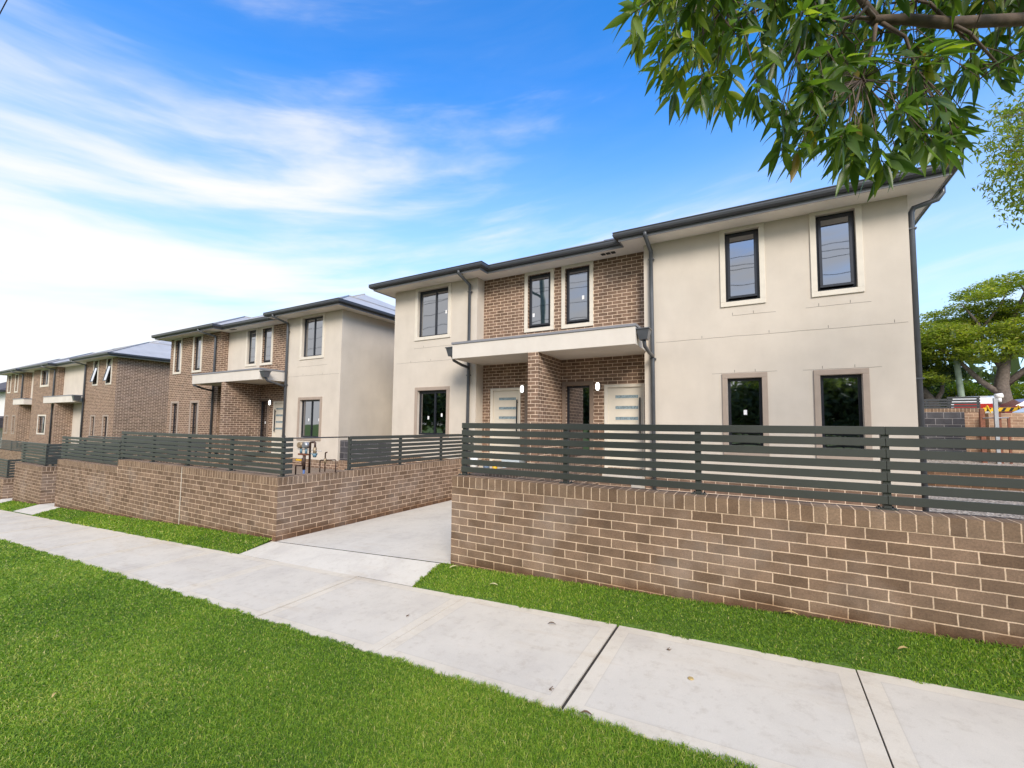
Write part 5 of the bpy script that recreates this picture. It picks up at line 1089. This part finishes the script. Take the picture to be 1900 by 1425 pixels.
far_tree('round_shrub_tree', 'bright green bushy tree right of the forked trunk above the van', (18.2,36,.95),
    ([(18.3,36,.8),(18.3,36,2.4)], [.15,.1]), [], [(18.2,36,2.9,1.3,1,1.0),(19.6,36,3.2,1.3,1,1.1),(20.8,36,2.4,1.3,1,1.1),(17.6,36,2.0,1.0,1,.8)], M_shrub, M_barkg, 9000, .085, 6, .6, G)
rng = np.random.RandomState(8); V = []; RN = []
for k in range(26):
    cx = rng.uniform(8, 60); cy = rng.uniform(48, 60); cz = rng.uniform(2.5, 5.5)
    q = rng.normal(0, 1, (350, 3))*np.array([2.6, 1.6, 1.4]) + np.array([cx, cy, cz]); a = rng.normal(0, .3, (350, 3)); b = rng.normal(0, .3, (350, 3))
    V.append(np.stack([q-a, q+b*.6, q+a, q-b*.6], 1)); RN.append(rng.beta(2, 2.5, 350))
V = np.concatenate(V).reshape(-1, 3)
o = link('distant_trees', from_np('distant_trees', V, np.arange(len(V)).reshape(-1, 4), M_darkleaf, np.concatenate(RN))); o['kind'] = 'stuff'

# green pole in the background
pl = thing('power_pole', 'pale green treated timber pole leaning slightly behind the far fence', 'pole', (13.75,31.5,.9))
MB().tube([(13.75,31.5,.8),(13.62,31.5,3),(13.4,31.5,6.6)], [.16,.15,.13], 12).build('pole_shaft', M_greenpole, pl)
MB().tube([(13.4,31.5,6.6),(13.395,31.5,6.68)], [.135,.08], 12).build('pole_cap', M_steel, pl)

# ------------------------------------------------------------------ vehicles, barrier
def car(name, label, cat, x, y, z, yaw, prof, cab, width, paint, wheels):
    """prof: side outline [(along, up)]; cab: glass outline; built along local +X then turned"""
    T = thing(name, label, cat, (x, y, z)); M4 = Matrix.Rotation(yaw, 4, 'Z')
    def tr(m, parent, nm, mat, bev=0):
        m.v = [tuple(Vector((x,y,z)) + (M4 @ Vector(p))) for p in m.v]; return m.build(nm, mat, parent, bevel=bev)
    def extr(pr, w0, w1f, nm, mat, bev=.04):
        m = MB(); n = len(pr); zt = max(p[1] for p in pr); zm = .95
        def w(p): return w0/2*(1 - max(0, (p[1]-zm)/(zt-zm+1e-6))*w1f)
        L = [(p[0], -w(p), p[1]) for p in pr]; Rr = [(p[0], w(p), p[1]) for p in pr]
        for i in range(n): m.quad(L[i], L[(i+1) % n], Rr[(i+1) % n], Rr[i])
        m.quad(*reversed(L)); m.quad(*Rr); return tr(m, T, nm, mat, bev)
    extr(prof, width, .16, 'body', paint)
    for i, c in enumerate(cab): extr(c[0], width*c[1], .16, 'side_glass' if i else 'windows', M_carglass, .0)
    for wx, r in wheels:
        for s in (-1, 1):
            m = MB().tube([(wx, s*(width/2-.2), r), (wx, s*(width/2+.01), r)], r, 18); tr(m, T, 'tyre', M_black)
            m = MB().tube([(wx, s*(width/2-.1), r), (wx, s*(width/2+.02), r)], r*.62, 12); tr(m, T, 'rim', M_steel)
    return T, tr
suvp = [(-2.3,.45),(-2.35,.9),(-2.2,1.15),(-1.95,1.6),(-1.5,1.72),(.4,1.7),(1.2,1.15),(2.1,.98),(2.3,.8),(2.3,.35),(-2.0,.3)]
T, tr = car('parked_suv', 'white four-wheel-drive parked just right of the far fence', 'car', 14.2,31.6,.80, R(72), suvp, [([(-1.9,1.13),(-1.78,1.56),(.35,1.6),(.95,1.13)],1.012)], 1.85, M_carwhite, ((-1.4,.36),(1.4,.36)))
m = MB().box(-1.7,.2,-.7,-.66,1.74,1.78); m.box(-1.7,.2,.66,.7,1.74,1.78); tr(m, T, 'roof_rack', M_black)
m = MB().box(-2.39,-2.33,-.75,.75,1.0,1.25); tr(m, T, 'tail_lamp', M_redlamp)
T, tr = car('parked_car', 'dark red car parked behind the yellow and black barrier', 'car', 17.0,31.2,.95, R(8), [(-2.2,.4),(-2.25,.85),(-1.8,1.0),(-1.1,1.42),(.4,1.42),(1.2,.98),(2.1,.85),(2.2,.4)], [([(-1.6,.98),(-1.05,1.36),(.38,1.36),(1.05,.98)],1.012)], 1.75, M_carred, ((-1.35,.32),(1.35,.32)))
vanp = [(-2.6,.4),(-2.6,2.15),(-2.45,2.3),(1.3,2.3),(1.75,2.1),(2.3,1.3),(2.75,1.05),(2.8,.4)]
T, tr = car('parked_van', 'white van cut by the right edge of the photo beside the barrier', 'van', 17.0,26.6,.45, R(190), vanp, [([(1.05,1.3),(1.05,2.0),(1.6,2.0),(2.1,1.3)],1.01)], 1.9, M_carwhite, ((-1.6,.34),(1.8,.34)))
m = MB().quad((1.80,-.8,2.02),(2.29,-.85,1.33),(2.29,.85,1.33),(1.80,.8,2.02)); m.v = [(a+.012, b, c+.012) for a, b, c in m.v]; tr(m, T, 'windscreen', M_carglass)
m = MB().box(2.8,2.84,-.8,-.5,.75,.98); m.box(2.8,2.84,.5,.8,.75,.98); tr(m, T, 'headlight', M_steel)
B_ = thing('road_barrier', 'yellow and black striped road barrier board on trestle legs behind the boundary wall', 'barrier', (14.7,28.4,.9))
bx0, bx1, by, bz0, bz1 = 13.55, 15.0, 28.4, 1.60, 1.80
MB().box(bx0, bx1, by, by+.03, bz0, bz1).build('board', M_yellow, B_)
m = MB(); k = 0
for i in range(5):
    a = bx0+.1+i*.28; m.quad((a,by-.004,bz0+.01),(a+.12,by-.004,bz0+.01),(a+.22,by-.004,bz1-.01),(a+.10,by-.004,bz1-.01))
m.build('stripes', M_bblack, B_)
for x in (bx0+.15, bx1-.15):
    m = MB().beam((x,by,bz1+.12),(x-.22,by+.25,.92),.04,.04); m.beam((x,by,bz1+.12),(x+.22,by-.25,.92),.04,.04); m.build('leg', M_yellow, B_)
MB().box(bx0+.1, bx1-.1, by, by+.03, 1.42, 1.5).build('lower_rail', M_bblack, B_)

# ------------------------------------------------------------------ the other side of the street (seen in the window glass)
pp = thing('power_pole', 'timber power pole across the road whose reflection stands in an upper window', 'pole', (-8.3,-7.6,-1.7))
MB().tube([(-8.15,-7.6,-1.75),(-8.45,-7.6,5),(-8.75,-7.6,11.5)], [.19,.165,.14], 12).build('pole_shaft', M_greenpole, pp)
m = MB().beam((-8.6,-7.6,8.6),(-9.9,-7.6,9.6),.14,.14); m.build('bracket', M_greenpole, pp); MB().beam((-9.9,-7.6,10.6),(-7.5,-7.6,10.6),.12,.12).build('crossarm', M_greenpole, pp)
for i, (yq, zq) in enumerate(((-7.3,9.0),(-7.4,9.9),(-7.9,10.7),(-7.3,8.1),(-7.5,7.2))):
    pts = []
    for j in range(-6, 7):
        xx = -8.6 + j*7.0; u = abs(j)/6; pts.append((xx, yq, zq - 1.1*(1-(2*u-1)**2)*.8 + SL*j*2))
    o = MB().tube(pts, .014, 5).build('overhead_wire', M_black); tag(o, 'thin black power wire strung along the road on the timber poles', 'wire', 'power wires along the road')
o = MB().tube([(-70,-1.09,8.3),(-40,-1.74,7.75),(-12.8,-2.36,7.5),(-5.0,-2.53,7.5),(20,-3.07,7.9),(45,-3.6,8.8)], .008, 5).build('overhead_wire', M_black); tag(o, 'single black overhead wire crossing the top left corner of the sky', 'wire')
rgx = np.random.RandomState(21)
for i, x in enumerate((-34,-26,-19,-11,-3,5,12,20)):
    far_tree('street_tree', 'bushy street tree on the far side of the road', (x,-19,-1.6), ([(x,-19,-2),(x,-19,.8),(x+.2,-19,2)], [.22,.18,.1]), [],
             [(x,-19,3.4+rgx.uniform(-.5,1.2),2.9,1.8,2.0),(x+2.2,-19.5,2.0,2.6,1.5,1.9),(x-2.2,-18.6,1.8,2.4,1.5,1.8)], M_street, M_bark, 9000, .26, 30+i, .7, 'street trees across the road')

# ------------------------------------------------------------------ sky, sun, camera
w = bpy.data.worlds.new('World'); bpy.context.scene.world = w; w.use_nodes = True
nt = w.node_tree; nt.nodes.clear()
out = N(nt, 'ShaderNodeOutputWorld'); bg = N(nt, 'ShaderNodeBackground'); nt.links.new(bg.outputs[0], out.inputs[0])
SUN_EL, SUN_AZ = R(34), R(144)      # azimuth measured clockwise from +Y
sky = N(nt, 'ShaderNodeTexSky', sky_type='NISHITA'); sky.sun_disc = False; sky.sun_elevation = SUN_EL; sky.sun_rotation = SUN_AZ
sky.air_density = 1.0; sky.dust_density = .6; sky.ozone_density = 3.0
tc = N(nt, 'ShaderNodeTexCoord'); sp = N(nt, 'ShaderNodeSeparateXYZ'); nt.links.new(tc.outputs['Generated'], sp.inputs[0])
def mth(op, a, b=None, c=None, clamp=False):
    n = N(nt, 'ShaderNodeMath', operation=op); n.use_clamp = clamp
    for i, v in enumerate((a, b, c)):
        if v is None: continue
        if hasattr(v, 'links'): nt.links.new(v, n.inputs[i])
        else: n.inputs[i].default_value = v
    return n.outputs[0]
zc = mth('MAXIMUM', sp.outputs[2], .0)
side = mth('ADD', mth('MULTIPLY', sp.outputs[0], .868), mth('MULTIPLY', sp.outputs[1], .497))
cb = N(nt, 'ShaderNodeCombineXYZ'); nt.links.new(mth('MULTIPLY', sp.outputs[0], 1.15), cb.inputs[0]); nt.links.new(mth('MULTIPLY', sp.outputs[1], 1.15), cb.inputs[1])
nt.links.new(mth('ADD', mth('MULTIPLY', zc, 6.5), mth('MULTIPLY', side, -.95)), cb.inputs[2])
of = N(nt, 'ShaderNodeVectorMath', operation='ADD'); nt.links.new(cb.outputs[0], of.inputs[0]); of.inputs[1].default_value = (31, 0, 31)
wn = noise(nt, of.outputs[0], .8, 3, .5)
wv = N(nt, 'ShaderNodeVectorMath', operation='MULTIPLY_ADD'); nt.links.new(wn.outputs['Color'], wv.inputs[0]); wv.inputs[1].default_value = (.6, .6, .9); nt.links.new(of.outputs[0], wv.inputs[2])
c1 = noise(nt, wv.outputs[0], 1.7, 6, .55)
# cover grows towards the horizon and behind the camera
lowc = mth('SUBTRACT', .43, zc)
back = mth('MULTIPLY', mth('MAXIMUM', mth('MULTIPLY', sp.outputs[1], -1), 0), .15)
cov = mth('ADD', mth('ADD', mth('SUBTRACT', c1.outputs['Fac'], mth('MULTIPLY', side, .19)), mth('MAXIMUM', mth('MULTIPLY', lowc, .61), mth('SUBTRACT', mth('MULTIPLY', zc, 2.2), 1.75))), back)  # extra cloud overhead, out of view, is added as neutral fill light
mask = ramp(nt, cov, [(.46, (0,0,0)), (.58, (.25,.25,.25)), (.68, (.65,.65,.65)), (.80, (.97,.97,.97))]); mask.color_ramp.interpolation = 'B_SPLINE'
hs = N(nt, 'ShaderNodeHueSaturation'); hs.inputs['Saturation'].default_value = 1.32; hs.inputs['Value'].default_value = 1.0; nt.links.new(sky.outputs[0], hs.inputs['Color'])
cl = N(nt, 'ShaderNodeRGB'); cl.outputs[0].default_value = (4.85, 4.75, 4.6, 1)
tint = mix(nt, 1, hs.outputs[0], (1.08, 1.48, 1.72), 'MULTIPLY')
hz = ramp(nt, zc, [(.0, (.80,.80,.80)), (.25, (.45,.45,.45)), (.64, (0,0,0))]); hz.color_ramp.interpolation = 'EASE'
tint = mix(nt, hz.outputs[0], tint, (4.3, 4.95, 5.5))
mixc = mix(nt, mask.outputs[0], tint, cl.outputs[0])
nt.links.new(mixc, bg.inputs[0]); bg.inputs[1].default_value = .11

sl = bpy.data.lights.new('sun', 'SUN'); sl.energy = 2.1; sl.angle = R(24); sl.color = (1, .89, .76)
so = bpy.data.objects.new('sun', sl); COL.objects.link(so)
dv = Vector((math.sin(SUN_AZ)*math.cos(SUN_EL), math.cos(SUN_AZ)*math.cos(SUN_EL), math.sin(SUN_EL)))
so.rotation_euler = dv.to_track_quat('Z', 'Y').to_euler()

cam = bpy.data.cameras.new('camera'); co = bpy.data.objects.new('camera', cam); COL.objects.link(co)
a, b, c = .5188, .0637, -.0108
Rz = Matrix.Rotation(a, 3, 'Z'); Rx = Matrix.Rotation(b, 3, 'X'); Ry = Matrix.Rotation(c, 3, 'Y')
Rm = Rz @ Rx @ Ry        # columns: right, forward, up
X_, Y_, Z_ = Rm.col[0], Rm.col[1], Rm.col[2]
M4 = Matrix(((X_[0], Z_[0], -Y_[0], 3.1727), (X_[1], Z_[1], -Y_[1], -4.1525), (X_[2], Z_[2], -Y_[2], .6085), (0,0,0,1)))
co.matrix_world = M4
cam.sensor_fit = 'HORIZONTAL'; cam.sensor_width = 36; cam.lens = 36*804.94/1900; cam.shift_y = 24.72/1900
cam.clip_start = .05; cam.clip_end = 3000
sc = bpy.context.scene; sc.camera = co
sc.view_settings.view_transform = 'Standard'; sc.view_settings.look = 'None'; sc.view_settings.gamma = 1; sc.view_settings.exposure = 1.0
sc.render.engine = 'CYCLES'; sc.cycles.max_bounces = 8; sc.cycles.transparent_max_bounces = 12
